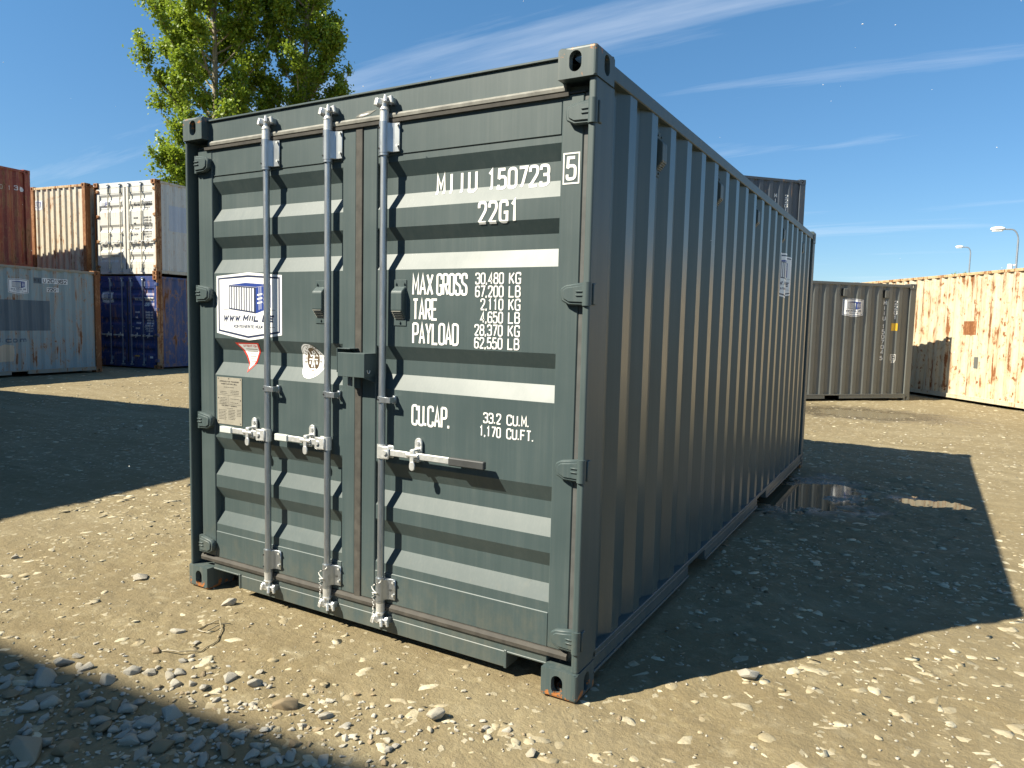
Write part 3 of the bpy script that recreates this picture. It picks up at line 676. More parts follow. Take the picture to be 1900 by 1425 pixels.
# ------------------------------------------------------------------ generic container
def container(name, label, loc, rz, mats, L=6.058, H=2.591, front='wall', back='wall', z=0.0, first=.39, forks=((1.57, 1.94), (3.55, 3.93)), group=None, hide_detail=False, depth=.036, flat=.08, slope=.068):
    """mats: wall, post, rail, casting.  local x -2.438..0, y 0..L (front end at y=0)"""
    r = empty(name, (loc[0], loc[1], z), rz); meta(r, label, 'container', group)
    wall, post, rail, cast = mats
    for sx in (1, -1):
        for sy in (-1, 1):
            for sz in (1, -1):
                link('corner_casting', casting_mesh((sx, sy, sz), cast, L, H, sz > 0), r)
    # corner posts
    zt, zb = H-.116, .116
    for sx in (1, -1):
        def X(a): return a if sx > 0 else -CW-a
        for sy in (-1, 1):
            b = MB()
            if (sy < 0 and front == 'door') or (sy > 0 and back == 'door'):
                def Y(a): return a if sy < 0 else L-a
                ys = sorted((Y(.012), Y(.20))); xs = sorted((X(-.004), X(-.034 if sx > 0 else -.024))); b.box(xs[0], xs[1], ys[0], ys[1], zb, zt, .008, 3)
                ys = sorted((Y(.098), Y(.19))); xs = sorted((X(-.022), X(-.16))); b.box(xs[0], xs[1], ys[0], ys[1], zb, zt, .003)
            else:
                def Y(a): return a if sy < 0 else L-a
                ys = sorted((Y(.004), Y(.16))); xs = sorted((X(-.004), X(-.14))); b.box(xs[0], xs[1], ys[0], ys[1], zb, zt, .010, 2)
            b.build('corner_post', post, r)
    # rails
    for sx in (1, -1):
        def X(a): return a if sx > 0 else -CW-a
        b = MB(); xs = sorted((X(-.006), X(-.066))); b.box(xs[0], xs[1], .17, L-.17, H-.086, H-.026, .004); b.build('top_rail', rail, r)
        b = MB(); segs = []; y = .17
        for f0, f1 in forks: segs.append((y, f0)); y = f1
        segs.append((y, L-.17))
        xs = sorted((X(-.004), X(-.05)))
        b.box(xs[0], xs[1], .17, L-.17, .124, .152, .003)
        for f0, f1 in segs:
            b.box(xs[0]+.0005, xs[1]-.0006, f0, f1, .070, .1238, .002)
            xl = sorted((X(.004), X(-.05))); b.box(xl[0], xl[1], f0, f1, .058, .0695, .002)
        b.build('bottom_rail', rail, r)
    # side walls
    pr = corr_profile(.19, L-.15, first, flat=flat, slope=slope, depth=depth)
    pf = prof_fn(pr)
    for sx in (1, -1):
        xo = -.012
        v, f = sheet(pr, .150, H-.084, (lambda s, d, zz: (xo-d, s, zz)) if sx > 0 else (lambda s, d, zz: (-CW-xo+d, s, zz)))
        mesh_obj('side_wall', v, f, wall, r)
    # roof and floor
    rp = corr_profile(.06, L-.06, .2, period=.209, flat=.09, slope=.02, depth=.018)
    v = []; f = []
    for s, d in rp: v += [(-.03, s, H-.028-d), (-CW+.03, s, H-.028-d)]
    for i in range(len(rp)-1): f.append((2*i, 2*i+1, 2*i+3, 2*i+2))
    mesh_obj('roof', v, f, rail, r)
    b = MB(); b.box(-CW+.05, -.05, .12, L-.12, .125, .150); b.build('floor', 'hole_dark', r)
    # ends
    for end, kind in ((0, front), (1, back)):
        def Y(a): return a if end == 0 else L-a
        if kind == 'wall':
            ep = corr_profile(-CW+.13, -.13, -CW+.22, period=.250, flat=.065, slope=.045, depth=.042)
            v, f = sheet(ep, .13, H-.09, lambda s, d, zz: (s, Y(.014+d), zz)); mesh_obj('end_wall', v, f, wall, r)
            ys = sorted((Y(.008), Y(.068))); b = MB(); b.box(-CW+.155, -.155, ys[0], ys[1], H-.095, H-.028, .004); b.build('end_top_rail', rail, r)
            b = MB(); b.box(-CW+.155, -.155, ys[0], ys[1], .03, .135, .004); b.build('end_bottom_rail', rail, r)
    return r, pf
def side_place(pf): return lambda u, v, l: (-.012-pf(u)+l, u, v)
def side_folds(pf_pr): return [p[0] for p in pf_pr]

# ------------------------------------------------------------------ ground
def vnoise(x, y, seed):
    def hsh(i, j):
        n = (i*374761393 + j*668265263 + seed*1442695041) & 0xFFFFFFFF
        n = ((n ^ (n >> 13))*1274126177) & 0xFFFFFFFF
        return ((n ^ (n >> 16)) & 0xFFFF)/65535.0
    xi = np.floor(x).astype(np.int64); yi = np.floor(y).astype(np.int64); fx = x-xi; fy = y-yi
    fx = fx*fx*(3-2*fx); fy = fy*fy*(3-2*fy)
    a = hsh(xi, yi); b = hsh(xi+1, yi); c = hsh(xi, yi+1); d = hsh(xi+1, yi+1)
    return (a*(1-fx)+b*fx)*(1-fy) + (c*(1-fx)+d*fx)*fy - .5
def height(x, y):
    x = np.asarray(x, float); y = np.asarray(y, float)
    d = np.hypot(x, y); w = np.clip(1.6-d/60, .0, 1)
    h = .022*vnoise(x*.7, y*.7, 1) + .016*vnoise(x*2.3, y*2.3, 2) + .010*vnoise(x*6.5+9, y*6.5, 3) + .007*vnoise(x*17, y*17+5, 4) + .0065*vnoise(x*41, y*41, 5)
    rough = np.clip(vnoise(x*.9+4, y*.9, 12)*3+.15, 0, 1)
    h = h + rough*(.014*vnoise(x*24, y*24, 13)+.008*vnoise(x*37, y*37+3, 14))
    h = h*w
    for (px, py, rx, ry), dep in zip(PUD, (.028, .016, .028)):
        k = ((x-px)/rx)**2 + ((y-py)/ry)**2
        h = h - dep*np.exp(-k*1.1)
    pn = np.exp(-(((x-.4)/1.3)**2+((y-4.7)/1.1)**2))
    h = h + pn*(.030*vnoise(x*4.1, y*4.1, 6)+.018*vnoise(x*11, y*11, 7)+.008*vnoise(x*26, y*26, 8))
    # flat under the container and its four corners
    m = np.clip(1-np.maximum(np.abs(x+1.219)-1.15, np.abs(y-3.03)-3.0)/.30, 0, 1)
    near = np.where((y > 3.6) & (y < 5.6), .25, 1.0)
    h = h*(1-.8*m*near) - .004*m
    return h - .002
def lines(segs, far):
    out = [segs[0][0]]
    for a, b, s0, s1 in segs:
        x = a; 
        while x < b-1e-6:
            t = (x-a)/(b-a); x = min(b, x+s0+(s1-s0)*t); out.append(x)
    return np.array(far[0]+out+far[1])
xs = lines([(-60, -12, 3, .4), (-12, -3.6, .35, .04), (-3.6, 2.6, .026, .026), (2.6, 12, .04, .6), (12, 60, .6, 4)], ([-900, -400, -180, -100], [100, 180, 400, 900]))
ys = lines([(-40, -2.2, 3, .06), (-2.2, 2.2, .026, .026), (2.2, 7, .03, .055), (7, 20, .06, .3), (20, 90, .4, 6)], ([-900, -300, -100], [150, 300, 600, 1500]))
XX, YY = np.meshgrid(xs, ys); ZZ = height(XX, YY)
nx, ny = len(xs), len(ys)
vv = np.stack([XX.ravel(), YY.ravel(), ZZ.ravel()], 1)
ii = (np.arange(ny-1)[:, None]*nx + np.arange(nx-1)[None, :]).ravel()
ff = np.stack([ii, ii+1, ii+1+nx, ii+nx], 1)
def np_mesh(name, v, f, mat, smooth=False):
    me = bpy.data.meshes.new(name); k = f.shape[1]
    me.vertices.add(len(v)); me.vertices.foreach_set('co', np.ascontiguousarray(v, dtype=np.float32).ravel())
    me.loops.add(len(f)*k); me.loops.foreach_set('vertex_index', np.ascontiguousarray(f, dtype=np.int32).ravel())
    me.polygons.add(len(f)); me.polygons.foreach_set('loop_start', np.arange(0, len(f)*k, k, dtype=np.int32)); me.polygons.foreach_set('loop_total', np.full(len(f), k, dtype=np.int32))
    if smooth: me.polygons.foreach_set('use_smooth', np.ones(len(f), dtype=bool))
    me.update(calc_edges=True); me.materials.append(MATS[mat]); return me
ground = link('ground', np_mesh('ground', vv, ff, 'dirt', True)); meta(ground, 'trodden tan dirt yard with stones pressed into it', 'ground', kind='structure')
def hz1(x, y): return float(height(np.array([x]), np.array([y]))[0])

def puddle(name, label, cx, cy, rx, ry, z, mat, seed):
    rng = random.Random(seed); n = 40; v = [(cx, cy, z)]
    for k in range(n):
        a = 2*math.pi*k/n; q = 1+.10*math.sin(3*a+seed)+.07*math.sin(5*a+2*seed)+rng.uniform(-.03, .03)
        v.append((cx+rx*q*math.cos(a), cy+ry*q*math.sin(a), z))
    o = mesh_obj(name, v, [(0, 1+k, 1+(k+1) % n) for k in range(n)], mat); meta(o, label, 'puddle', kind='structure'); return o
puddle('puddle', 'muddy brown puddle beside the long side of the dark grey container', .10, 4.62, .72, .98, -.0185, 'muddy_water', 1)
puddle('puddle', 'narrow bright puddle in the shadow of the dark grey container', 1.20, 4.96, .36, .22, -.0165, 'muddy_water', 2)
puddle('puddle', 'wide shallow silty pool in front of the grey container', .10, 12.3, 1.5, .95, -.018, 'silty_water', 3)

# ------------------------------------------------------------------ the dark grey container
main, mpf = container('shipping_container', 'new dark grey shipping container with double doors and white lettering in the foreground', (0, 0), 0, ('main_side', 'main_rail', 'main_rail', 'main_casting'), front='door')
MPR = corr_profile(.19, 6.058-.15, .39)
# header with lip, bead and rubber; sill with fork notches
b = MB(); b.box(-2.29, -.148, DY, .16, 2.434, 2.566, .003); b.box(-2.276, -.162, DY-.010, .16, 2.5665, 2.576, .002); b.build('door_header', 'main_rail', main)
b = MB(); b.prism([(DY-.004, 2.436), (DY-.014, 2.440), (DY-.016, 2.452), (DY-.008, 2.462), (DY+.004, 2.464), (DY+.004, 2.434)], -2.262, -.146, 'x'); b.build('drip_bead', 'worn_bead', main)
b = MB(); b.box(-2.36, -.06, DY-.006, DY+.04, 2.4285, 2.4355, .001); b.build('door_seal', 'rubber_dark', main)
b = MB(); b.prism([(DY-.012, 2.420), (DY-.014, 2.434), (DY+.002, 2.4345), (DY+.002, 2.4195)], -2.30, -.13, 'x'); b.build('door_seal', 'rubber', main)
b = MB()
b.box(-2.276, -.162, DY+.002, .12, .112, .152, .003)
b.box(-2.056, -.362, DY+.001, .12, .040, .1125, .003)
b.box(-2.066, -2.052, DY-.004, .14, .038, .120, .002); b.box(-.368, -.354, DY-.004, .14, .038, .120, .002)
b.box(-2.276, -2.0665, DY-.004, .14, .1085, .117, .002); b.box(-.3535, -.162, DY-.004, .14, .1085, .117, .002)
b.build('door_sill', 'main_rail', main)
b = MB(); b.prism([(DY+.004, .150), (DY-.010, .152), (DY-.012, .168), (DY-.004, .182), (DY+.004, .183)], -2.372, -.066, 'x'); b.build('door_seal', 'rubber', main)
b = MB(); b.box(-1.2285, -1.1875, DY-.005, DY+.03, .17, 2.435, .004, 2); b.build('door_seal', 'rubber', main)
b = MB(); b.box(-.0662, -.0352, DY+.003, DY+.05, .17, 2.43, .003); b.build('door_seal', 'rubber_grey', main)
b = MB(); b.box(-2.386, -2.3705, DY+.02, DY+.05, .17, 2.43, .004); b.build('door_seal', 'rubber_dark', main)
RX = (-1.805, -1.384, -1.040)
dl = make_door(main, LD, 'main_paint', False, 'main_rail', ((RX[0], -1), (RX[1], -1)))
dr = make_door(main, RD, 'main_paint', True, 'main_rail', ((RX[2], 1),))
# wire seals tied round two lower rod ends
for rx in RX[1:]:
    q = MB(); pts = []
    for k in range(26):
        a = k*.62; z = .308-.0075*k
        pts.append((rx+.028*math.cos(a)*(1 if k % 2 else .9)-.004, RY-.026+.006*math.sin(a), z) if k < 9 else (rx-.026+.005*math.sin(k*1.9), RY-.022+.004*math.cos(k*2.3), z))
    q.tube(pts, .0028, 6); q.build('wire_seal', 'wire_white', dl if rx < -1.2 else dr)
# bright scrape where the seam meets the header
F = Flat(); F.poly([(-1.235, 2.470), (-1.20, 2.466), (-1.15, 2.474), (-1.105, 2.492), (-1.13, 2.488), (-1.16, 2.490), (-1.21, 2.482)], 'worn_bead', 0); F.poly([(-1.215, 2.472), (-1.17, 2.474), (-1.15, 2.481), (-1.20, 2.479)], 'letter_white', .8)
F.drape('paint_scrape', main, [], 1, on_stile)
# vents on the doors
def vent(parent, x0, x1, z0, z1, y, mat, name='vent'):
    v = MB(); v.box(x0, x1, y-.004, y-.0005, z0, z1, .0012)
    pz = [(y-.003, z1-.030), (y-.030, z1-.052), (y-.034, z1-.06), (y-.034, z0+.070), (y-.003, z0+.030)]
    v.prism(pz, x0+.004, x1-.004, 'x', .003); o = v.build(name, mat, parent)
    g_ = MB()
    for k in range(5):
        t = (k+.5)/5; yy = y-.036+.031*t; zz = z0+.070-.040*t
        g_.box(x0+.009, x1-.009, yy-.0015, yy+.002, zz-.0026, zz+.0012)
    g_.build('grille', 'worn_bead', parent)
    for xx, zz in ((x0+.012, z1-.018), (x1-.012, z1-.018), ((x0+x1)/2, z0+.016)):
        q = MB(); q.cyl((xx, y-.010, zz), (xx, y-.003, zz), .0055, n=10); q.build('screw', mat, parent)
    return o
vent(dl, -1.492, -1.420, 1.508, 1.718, PAN_OUT, 'main_rail'); vent(dr, -.998, -.927, 1.508, 1.718, PAN_OUT, 'main_rail')
# lock box over the seam
lb = MB(); lb.box(-1.263, -1.097, -.040, -.036, 1.264, 1.376, .0015); lb.box(-1.263, -1.097, -.0358, DY-.001, 1.3715, 1.376, .001); lb.box(-1.1015, -1.0972, -.0358, DY-.001, 1.266, 1.3712, .001)
lb.box(-1.2628, -1.2588, -.0358, -.012, 1.266, 1.3712, .001)
lb.prism([(DY-.001, 1.266), (-.03, 1.266), (-.034, 1.262), (DY-.001, 1.235)], -1.105, -1.1016, 'x')
lb.box(-1.288, -1.283, -.020, DY-.001, 1.280, 1.396, .001); lb.box(-1.2829, -1.205, -.020, DY-.001, 1.392, 1.396, .001)
lb.prism([(-1.262, 1.262), (-1.190, 1.262), (-1.19, 1.205), (-1.225, 1.205), (-1.262, 1.24)], DY-.012, DY-.002, 'y')
lb.build('lock_box', 'main_rail', main)
b = MB(); b.box(-1.235, -1.215, .0, .012, 1.216, 1.262); b.build('lock_shackle', 'galvanised', main)
b = MB(); b.tube([(-1.0955, -.012+.010*math.cos(a), 1.300+.016*math.sin(a)) for a in [math.pi+.25*k for k in range(13)]], .0022, 6); b.build('lock_hook', 'galvanised_bright', main)

# lettering
def dtext(txt, x0, x1, z0, z1, t, surf=on_door, folds=DOOR_FOLDS, parent=dr, mat='letter_white', gap=1.15):
    a, c = dp(x0, z0); b_, d_ = dp(x1, z1); F = Flat(); F.text(txt, a, b_, c, d_, t, mat, gap=gap)
    return F.drape('lettering', parent, folds, 1, surf)
dtext('MIIU', -.780, -.565, 2.083, 2.180, .0128, gap=1.6); dtext('150723', -.517, -.218, 2.086, 2.178, .0128, gap=1.35)
dtext('22G1', -.540, -.338, 1.945, 2.041, .0128, gap=1.6)
dtext('MAX', -.883, -.765, 1.645, 1.743, .0108); dtext('GROSS', -.750, -.585, 1.645, 1.743, .0108, gap=1.2)
dtext('TARE', -.881, -.740, 1.535, 1.633, .0108, gap=1.2); dtext('PAYLOAD', -.880, -.626, 1.427, 1.526, .0108, gap=1.15)
for k, (num, un, a) in enumerate((('30,480', 'KG', -.546), ('67,200', 'LB', -.546), ('2,110', 'KG', -.518), ('4,650', 'LB', -.518), ('28,370', 'KG', -.546), ('62,550', 'LB', -.546))):
    zt = 1.743-.0545*k; dtext(num, a, -.404, zt-.050, zt, .0064, gap=1.35); dtext(un, -.380, -.322, zt-.050, zt, .0064, gap=1.35)
dtext('CU.CAP.', -.879, -.664, 1.057, 1.155, .0108, gap=1.3)
dtext('33.2', -.492, -.402, 1.102, 1.149, .0064, gap=1.35); dtext('CU.M.', -.376, -.266, 1.102, 1.149, .0064, gap=1.35)
dtext('1,170', -.511, -.402, 1.044, 1.091, .0064, gap=1.35); dtext('CU.FT.', -.376, -.243, 1.044, 1.091, .0064, gap=1.35)
F = Flat(); a, c = dp(-.139, 2.083); b_, d_ = dp(-.073, 2.198)
F.stroke([(a, c), (b_, c), (b_, d_), (a, d_)], .006, 'letter_white', 0, True); F.text('5', a+.010, b_-.010, c+.011, d_-.011, .012, 'letter_white')
F.drape('check_digit', dr, [], 1, on_stile)
# stickers on the left door
F = Flat(); a, c = dp(-1.963, 1.592); logo(F, a, c, .503); F.drape('logo_sticker', dl, DOOR_FOLDS, 1, on_door)
F = Flat(); tri = [dp(*q) for q in ((-2.083, 1.393), (-1.900, 1.396), (-1.905, 1.355), (-1.935, 1.290), (-1.989, 1.236), (-1.992, 1.270), (-2.015, 1.320), (-2.050, 1.362))]
F.poly(tri, 'sticker_red', 0)
ctr = dp(-1.965, 1.350); F.poly([(ctr[0]+(a-ctr[0])*.80, ctr[1]+(b-ctr[1])*.84) for a, b in tri], 'sticker_white', .8)
F.text('ATTENTION', ctr[0]-.06, ctr[0]+.045, ctr[1]+.022, ctr[1]+.034, .0022, 'sticker_red', 1.6)
for k in range(6): wd = (.055, .05, .03, .03, .025, .02)[k]; F.rect(ctr[0]+.008-wd, ctr[0]+.008+wd*.6, ctr[1]+.010-k*.013, ctr[1]+.0135-k*.013, 'worn_bead', 1.6)
F.drape('caution_sticker', dl, DOOR_FOLDS, 1, on_door)
F = Flat(); oc = dp(-1.521, 1.318)
_bl = [(110, 260), (122, 160), (190, 92), (300, 98), (420, 190), (498, 300), (515, 400), (490, 520), (420, 630), (335, 688), (250, 705), (168, 672), (120, 580), (108, 420)]
def blob(k):
    q = [(oc[0]+(a-312)/405*.158*k, oc[1]-(b-395)/620*.178*k) for a, b in _bl]
    return fillet(q, .03, True)[::-1]
F.poly(blob(1), 'sticker_white', 0); F.stroke(blob(.91), .0022, 'sticker_brown', .7, True)
inn = [(oc[0]-.004+.043*math.cos(2*math.pi*i/28), oc[1]+.010+.060*math.sin(2*math.pi*i/28)) for i in range(28)]
F.poly(inn, 'sticker_brown', .7)
ox, oz = oc[0]-.004, oc[1]+.010
for st, th in (([(0, .030), (.002, .012), (-.002, -.012), (-.012, -.040)], .011), ([(.002, -.010), (.008, -.042)], .008), ([(0, .024), (-.016, .014), (-.028, .044)], .006), ([(.002, .024), (.018, .034), (.012, .046)], .005),
               ([(-.028, -.001), (-.006, -.001)], .008), ([(.008, -.001), (.030, -.001)], .006), ([(.016, .014), (.022, .028), (.030, .014)], .004), ([(-.024, -.026), (-.022, -.010)], .010), ([(.018, -.026), (.020, -.008)], .005), ([(.026, -.026), (.027, -.010)], .006), ([(-.018, -.050), (.016, -.050)], .007)):
    F.stroke([(ox+a, oz+b) for a, b in st], th, 'sticker_white', 1.5)
F.poly([(ox+.005*math.cos(2*math.pi*i/10), oz+.036+.006*math.sin(2*math.pi*i/10)) for i in range(10)], 'sticker_white', 2.2)
def ringtext(txt, a0, a1, rx_, rz_):
    for i, ch in enumerate(txt):
        if ch == ' ': continue
        a = math.radians(a0+(a1-a0)*i/(len(txt)-1)); cx, cz = ox+rx_*math.cos(a), oz+rz_*math.sin(a); rot = a-math.pi/2
        def arc(p, q): return (cx+p*math.cos(rot)-q*math.sin(rot), cz+p*math.sin(rot)+q*math.cos(rot))
        F.text(ch, -.0045, .0045, -.0065, .0065, .0020, 'sticker_brown', 1.5, arc=arc)
ringtext('BUREAU VERITAS', 192, -8, .053, .070)
F.text('1828', ox-.020, ox+.024, oz-.083, oz-.070, .0020, 'sticker_brown', 1.5, gap=2.2)
F.drape('emblem_sticker', dl, DOOR_FOLDS, 1, on_door)
# approval plate
F = Flat(); pl0 = dp(-2.216, .946); pl1 = dp(-2.018, 1.203); u0, u1, v0, v1 = pl0[0], pl1[0], pl0[1], pl1[1]; pw = u1-u0; ph = v1-v0
F.rect(u0, u1, v0, v1, 'plate_metal', 0)
def pt(txt, a, b, c, d, t=.0017): F.text(txt, u0+a*pw, u0+b*pw, v0+c*ph, v0+d*ph, t, 'plate_ink', .8)
pt('APPROVED FOR TRANSPORT', .10, .90, .895, .925); pt('UNDER CUSTOMS SEAL', .16, .82, .845, .872); pt('CSC SAFETY APPROVAL', .18, .82, .385, .410)
rg = random.Random(5)
for (a, b, c, n) in ((.28, .70, .79, 1), (.55, .88, .72, 3), (.12, .42, .69, 2), (.10, .42, .56, 5), (.55, .90, .55, 1), (.55, .88, .47, 1), (.42, .66, .345, 1), (.06, .38, .30, 7), (.46, .74, .31, 7), (.80, .96, .33, 5)):
    for k in range(n):
        zz = v0+(c-.032*k)*ph; xx = u0+a*pw
        while xx < u0+b*pw-.004:
            w_ = rg.uniform(.004, .014); F.rect(xx, min(xx+w_, u0+b*pw), zz-.0014, zz+.0014, 'plate_ink', .8); xx += w_+rg.uniform(.002, .004)
for zz in (.62, .43): F.rect(u0+.04*pw, u1-.04*pw, v0+zz*ph, v0+zz*ph+.0012, 'plate_ink', .8)
F.rect(u0+.47*pw, u0+.475*pw, v0+.43*ph, v0+.62*ph, 'plate_ink', .8)
for a, c in ((.05, .965), (.48, .972), (.95, .965), (.05, .55), (.95, .53), (.05, .05), (.95, .04)): F.poly([(u0+a*pw+.0042*math.cos(i*.785), v0+c*ph+.0042*math.sin(i*.785)) for i in range(8)], 'plate_ink', .8)
F.drape('approval_plate', dl, [], 1, lambda u, v, l: (u, PAN_OUT-l-.001, v))
# side: vents and logo
for vy in (.862, 1.975, 3.09, 4.205, 5.32):
    M_ = Matrix(((0, -1, 0, 0), (1, 0, 0, 0), (0, 0, 1, 0), (0, 0, 0, 1)))
    k0 = [o for o in main.children]
    yb = -.048
    v = vent(main, vy-.03, vy+.045, 2.255, 2.465, 0.0, 'main_rail')
    for o in [o for o in main.children if o not in k0]:
        o.data.transform(Matrix.Translation((yb+.0005, 0, 0)) @ M_)
F = Flat(); logo(F, 4.34, 2.02, .56); F.drape('logo_sticker', main, side_folds(MPR), 0, side_place(mpf))

# ------------------------------------------------------------------ background containers
def side_art(c, pf, L, F, name, first=.39, depth=.036):
    pr = corr_profile(.19, L-.15, first)
    return F.drape(name, c, side_folds(pr), 0, side_place(pf), off=.003, step=.0012)
# light blue, lower left
A, apf = container('shipping_container', 'faded light blue container with rust streaks, bottom row at the left edge', (-16.45, 2.36), math.radians(9.4), ('blue_grey_old', 'rust_brown', 'rail_drab', 'rust_brown'), forks=((1.9, 2.29), (3.70, 4.09)), first=.335)
PA = corr_profile(.19, 5.908, .335)
def art(c, pf, pr, F, name): return F.drape(name, c, side_folds(pr), 0, side_place(pf), off=.003, step=.0015)
F = Flat(); logo(F, 3.935, 2.10, .50); art(A, apf, PA, F, 'logo_sticker')
F = Flat(); F.rect(4.50, 5.15, 2.20, 2.325, 'sticker_white', 0); F.text('U 201362', 4.52, 5.13, 2.215, 2.31, .017, 'letter_dark', 1); F.rect(4.62, 4.94, 2.00, 2.11, 'sticker_white', 0); F.text('22G1', 4.65, 4.91, 2.015, 2.095, .016, 'letter_dark', 1)
F.text('MI', 4.30, 4.47, 2.215, 2.31, .017, 'letter_dark', 1); art(A, apf, PA, F, 'number_sticker')
F = Flat(); F.rect(2.1, 4.70, 1.075, 1.785, 'blue_patch', 0); F.rect(4.29, 4.49, 2.19, 2.325, 'blue_patch', .0); art(A, apf, PA, F, 'paint_patch')
F = Flat(); F.text('l.com', 3.45, 4.09, .80, .925, .026, 'letter_faded', 0, gap=1.6); art(A, apf, PA, F, 'lettering')
F = Flat(); F.poly([(3.35, .36), (3.76, .37), (3.80, .55), (3.78, .73), (3.60, .76), (3.33, .70)], 'peach_patch', 0); art(A, apf, PA, F, 'paint_patch')
# container hidden behind it and the red one on top
container('shipping_container', 'container wholly behind the light blue one, carrying the red one', (-18.97, 2.02), math.radians(9.4), ('teal_old', 'teal_old', 'teal_old', 'teal_old'), H=2.635)
for lev in range(2):
    container('shipping_container', 'red container behind the rusty red one, out of sight, %s level' % ('lower', 'upper')[lev], (-21.38, 1.62), math.radians(9.4), ('red_old', 'red_old', 'red_old', 'red_old'), H=2.635, z=2.636*lev)
E_, epf = container('shipping_container', 'rusty red container, top row at the left edge above the light blue one', (-18.97, 2.02), math.radians(9.4), ('red_old', 'red_old', 'red_old', 'red_old'), H=2.635, z=2.636)
PE = corr_profile(.19, 5.908, .39)
F = Flat(); F.text('0', 5.26, 5.34, 2.03, 2.15, .018, 'cream_plain'); F.text('1', 5.46, 5.52, 2.03, 2.15, .018, 'letter_white'); F.text('3', 5.63, 5.72, 2.06, 2.18, .018, 'letter_white'); art(E_, epf, PE, F, 'lettering')
F = Flat(); F.poly([(5.76, 2.08), (5.80, 2.04), (5.87, 2.05), (5.90, 2.10), (5.86, 2.16), (5.78, 2.17)], 'sticker_white', 0); art(E_, epf, PE, F, 'paint_patch')
# blue below, white doors above
def doors_for(c, mat, rodmat, hm):
    b = MB(); b.box(-2.276, -.162, DY, .16, 2.434, 2.574, .003); b.build('door_header', mat, c)
    b = MB(); b.box(-2.276, -.162, DY, .12, .040, .182, .003); b.build('door_sill', mat, c)
    b = MB(); b.box(-1.2285, -1.1875, DY-.003, DY+.03, .17, 2.435, .004); b.build('door_seal', 'rubber_dark', c)
    l = make_door(c, LD, mat, False, hm, ((-1.87, -1), (-1.39, -1)), rodmat=rodmat, simple=True)
    r = make_door(c, RD, mat, True, hm, ((-1.04, 1), (-.57, 1)), rodmat=rodmat, simple=True)
    return l, r
plain('rod_blue', (0.16, 0.19, 0.26), 0.5, .3); plain('rod_cream', (0.50, 0.46, 0.37), 0.6, 0, .3)
BZ = math.radians(6.5)
Bc, bpf = container('shipping_container', 'dark blue container with closed doors under the white one', (-17.25, 9.78), BZ, ('blue_rusty', 'rust_tan', 'blue_rusty', 'rust_brown'), front='door')
bl_, br_ = doors_for(Bc, 'blue_old', 'rod_blue', 'blue_rusty')
def doorart(F, parent, name='lettering'): return F.drape(name, parent, DOOR_FOLDS, 1, on_door, off=.003, step=.0015)
F = Flat(); logo(F, -2.03, 1.98, .46); doorart(F, bl_, 'logo_sticker')
F = Flat(); F.text('MIIU', -.92, -.66, 1.89, 1.99, .017, 'letter_white'); F.text('786675', -.55, -.18, 1.89, 1.99, .017, 'letter_white'); F.text('22G1', -.54, -.31, 1.745, 1.845, .017, 'letter_white'); doorart(F, br_)
def weights(parent, mat, z0):
    rr = random.Random(3)
    for k in range(8):
        F = Flat(); F.text(('30480', '67200', '2200', '4850', '28280', '62350', '33.2', '1170')[k], -.52+.04*rr.random(), -.33, z0-.075*k-.05, z0-.075*k, .010, mat); F.text(('KG', 'LB', 'KG', 'LB', 'KG', 'LB', 'M', 'FT')[k], -.30, -.22, z0-.075*k-.05, z0-.075*k, .010, mat); doorart(F, parent)
    for k, w in enumerate(('MAX.GR.', 'TARE', 'PAYLOAD', 'CU.CAP.')):
        F = Flat(); F.text(w, -.90, -.72 if k != 1 else -.80, z0-.15*k-.05, z0-.15*k, .010, mat); doorart(F, parent)
weights(br_, 'letter_white', 1.60)
F = Flat(); F.rect(-.94, -.76, .335, .365, 'sticker_yellow', 0); F.rect(-.36, -.24, .30, .36, 'sticker_white', 0); F.drape('sticker', br_, [], 1, on_stile)
Cc, cpf = container('shipping_container', 'white container with closed doors and rusty corner posts on the blue one', (-17.25, 9.78), BZ, ('white_old', 'rust_tan', 'cream_old', 'rust_brown'), front='door', z=2.593)
cl_, cr_ = doors_for(Cc, 'white_old', 'rod_cream', 'rust_tan')
F = Flat(); logo(F, -2.06, 1.99, .40); doorart(F, cl_, 'logo_sticker')
F = Flat(); F.text('MIIU', -.88, -.64, 1.90, 2.01, .017, 'letter_dark'); F.text('199997', -.52, -.18, 1.90, 2.01, .017, 'letter_dark'); F.text('22G1', -.50, -.28, 1.77, 1.87, .017, 'letter_dark'); doorart(F, cr_); weights(cr_, 'letter_dark', 1.60)
PC = corr_profile(.19, 5.908, .39)
F = Flat(); F.rect(.45, 1.25, 1.25, 1.95, 'sticker_white', 0)
paint('pale_blue_patch', (0.50, 0.54, 0.60), .5, .1); F.mats[0] = 'pale_blue_patch'; art(Cc, cpf, PC, F, 'paint_patch')
# cream corrugated end beside it, on a hidden one
container('shipping_container', 'container wholly hidden below the cream corrugated end', (-19.76, 9.32), math.radians(5.5), ('teal_old', 'rust_brown', 'teal_old', 'rust_brown'))
Dc, dpf = container('shipping_container', 'cream container showing its corrugated end with rusty post, between the red and white ones', (-19.76, 9.32), math.radians(5.5), ('cream_old', 'rust_brown', 'rail_rust', 'rust_brown'), z=2.593)
EP = corr_profile(-CW+.13, -.13, -CW+.22, period=.250, flat=.065, slope=.045, depth=.042); ef = prof_fn(EP)
F = Flat(); logo(F, -2.10, 2.05, .42); F.drape('logo_sticker', Dc, [p[0] for p in EP], 0, lambda u, v, l: (u, .014+ef(u)-l, v), off=.003, step=.0015)

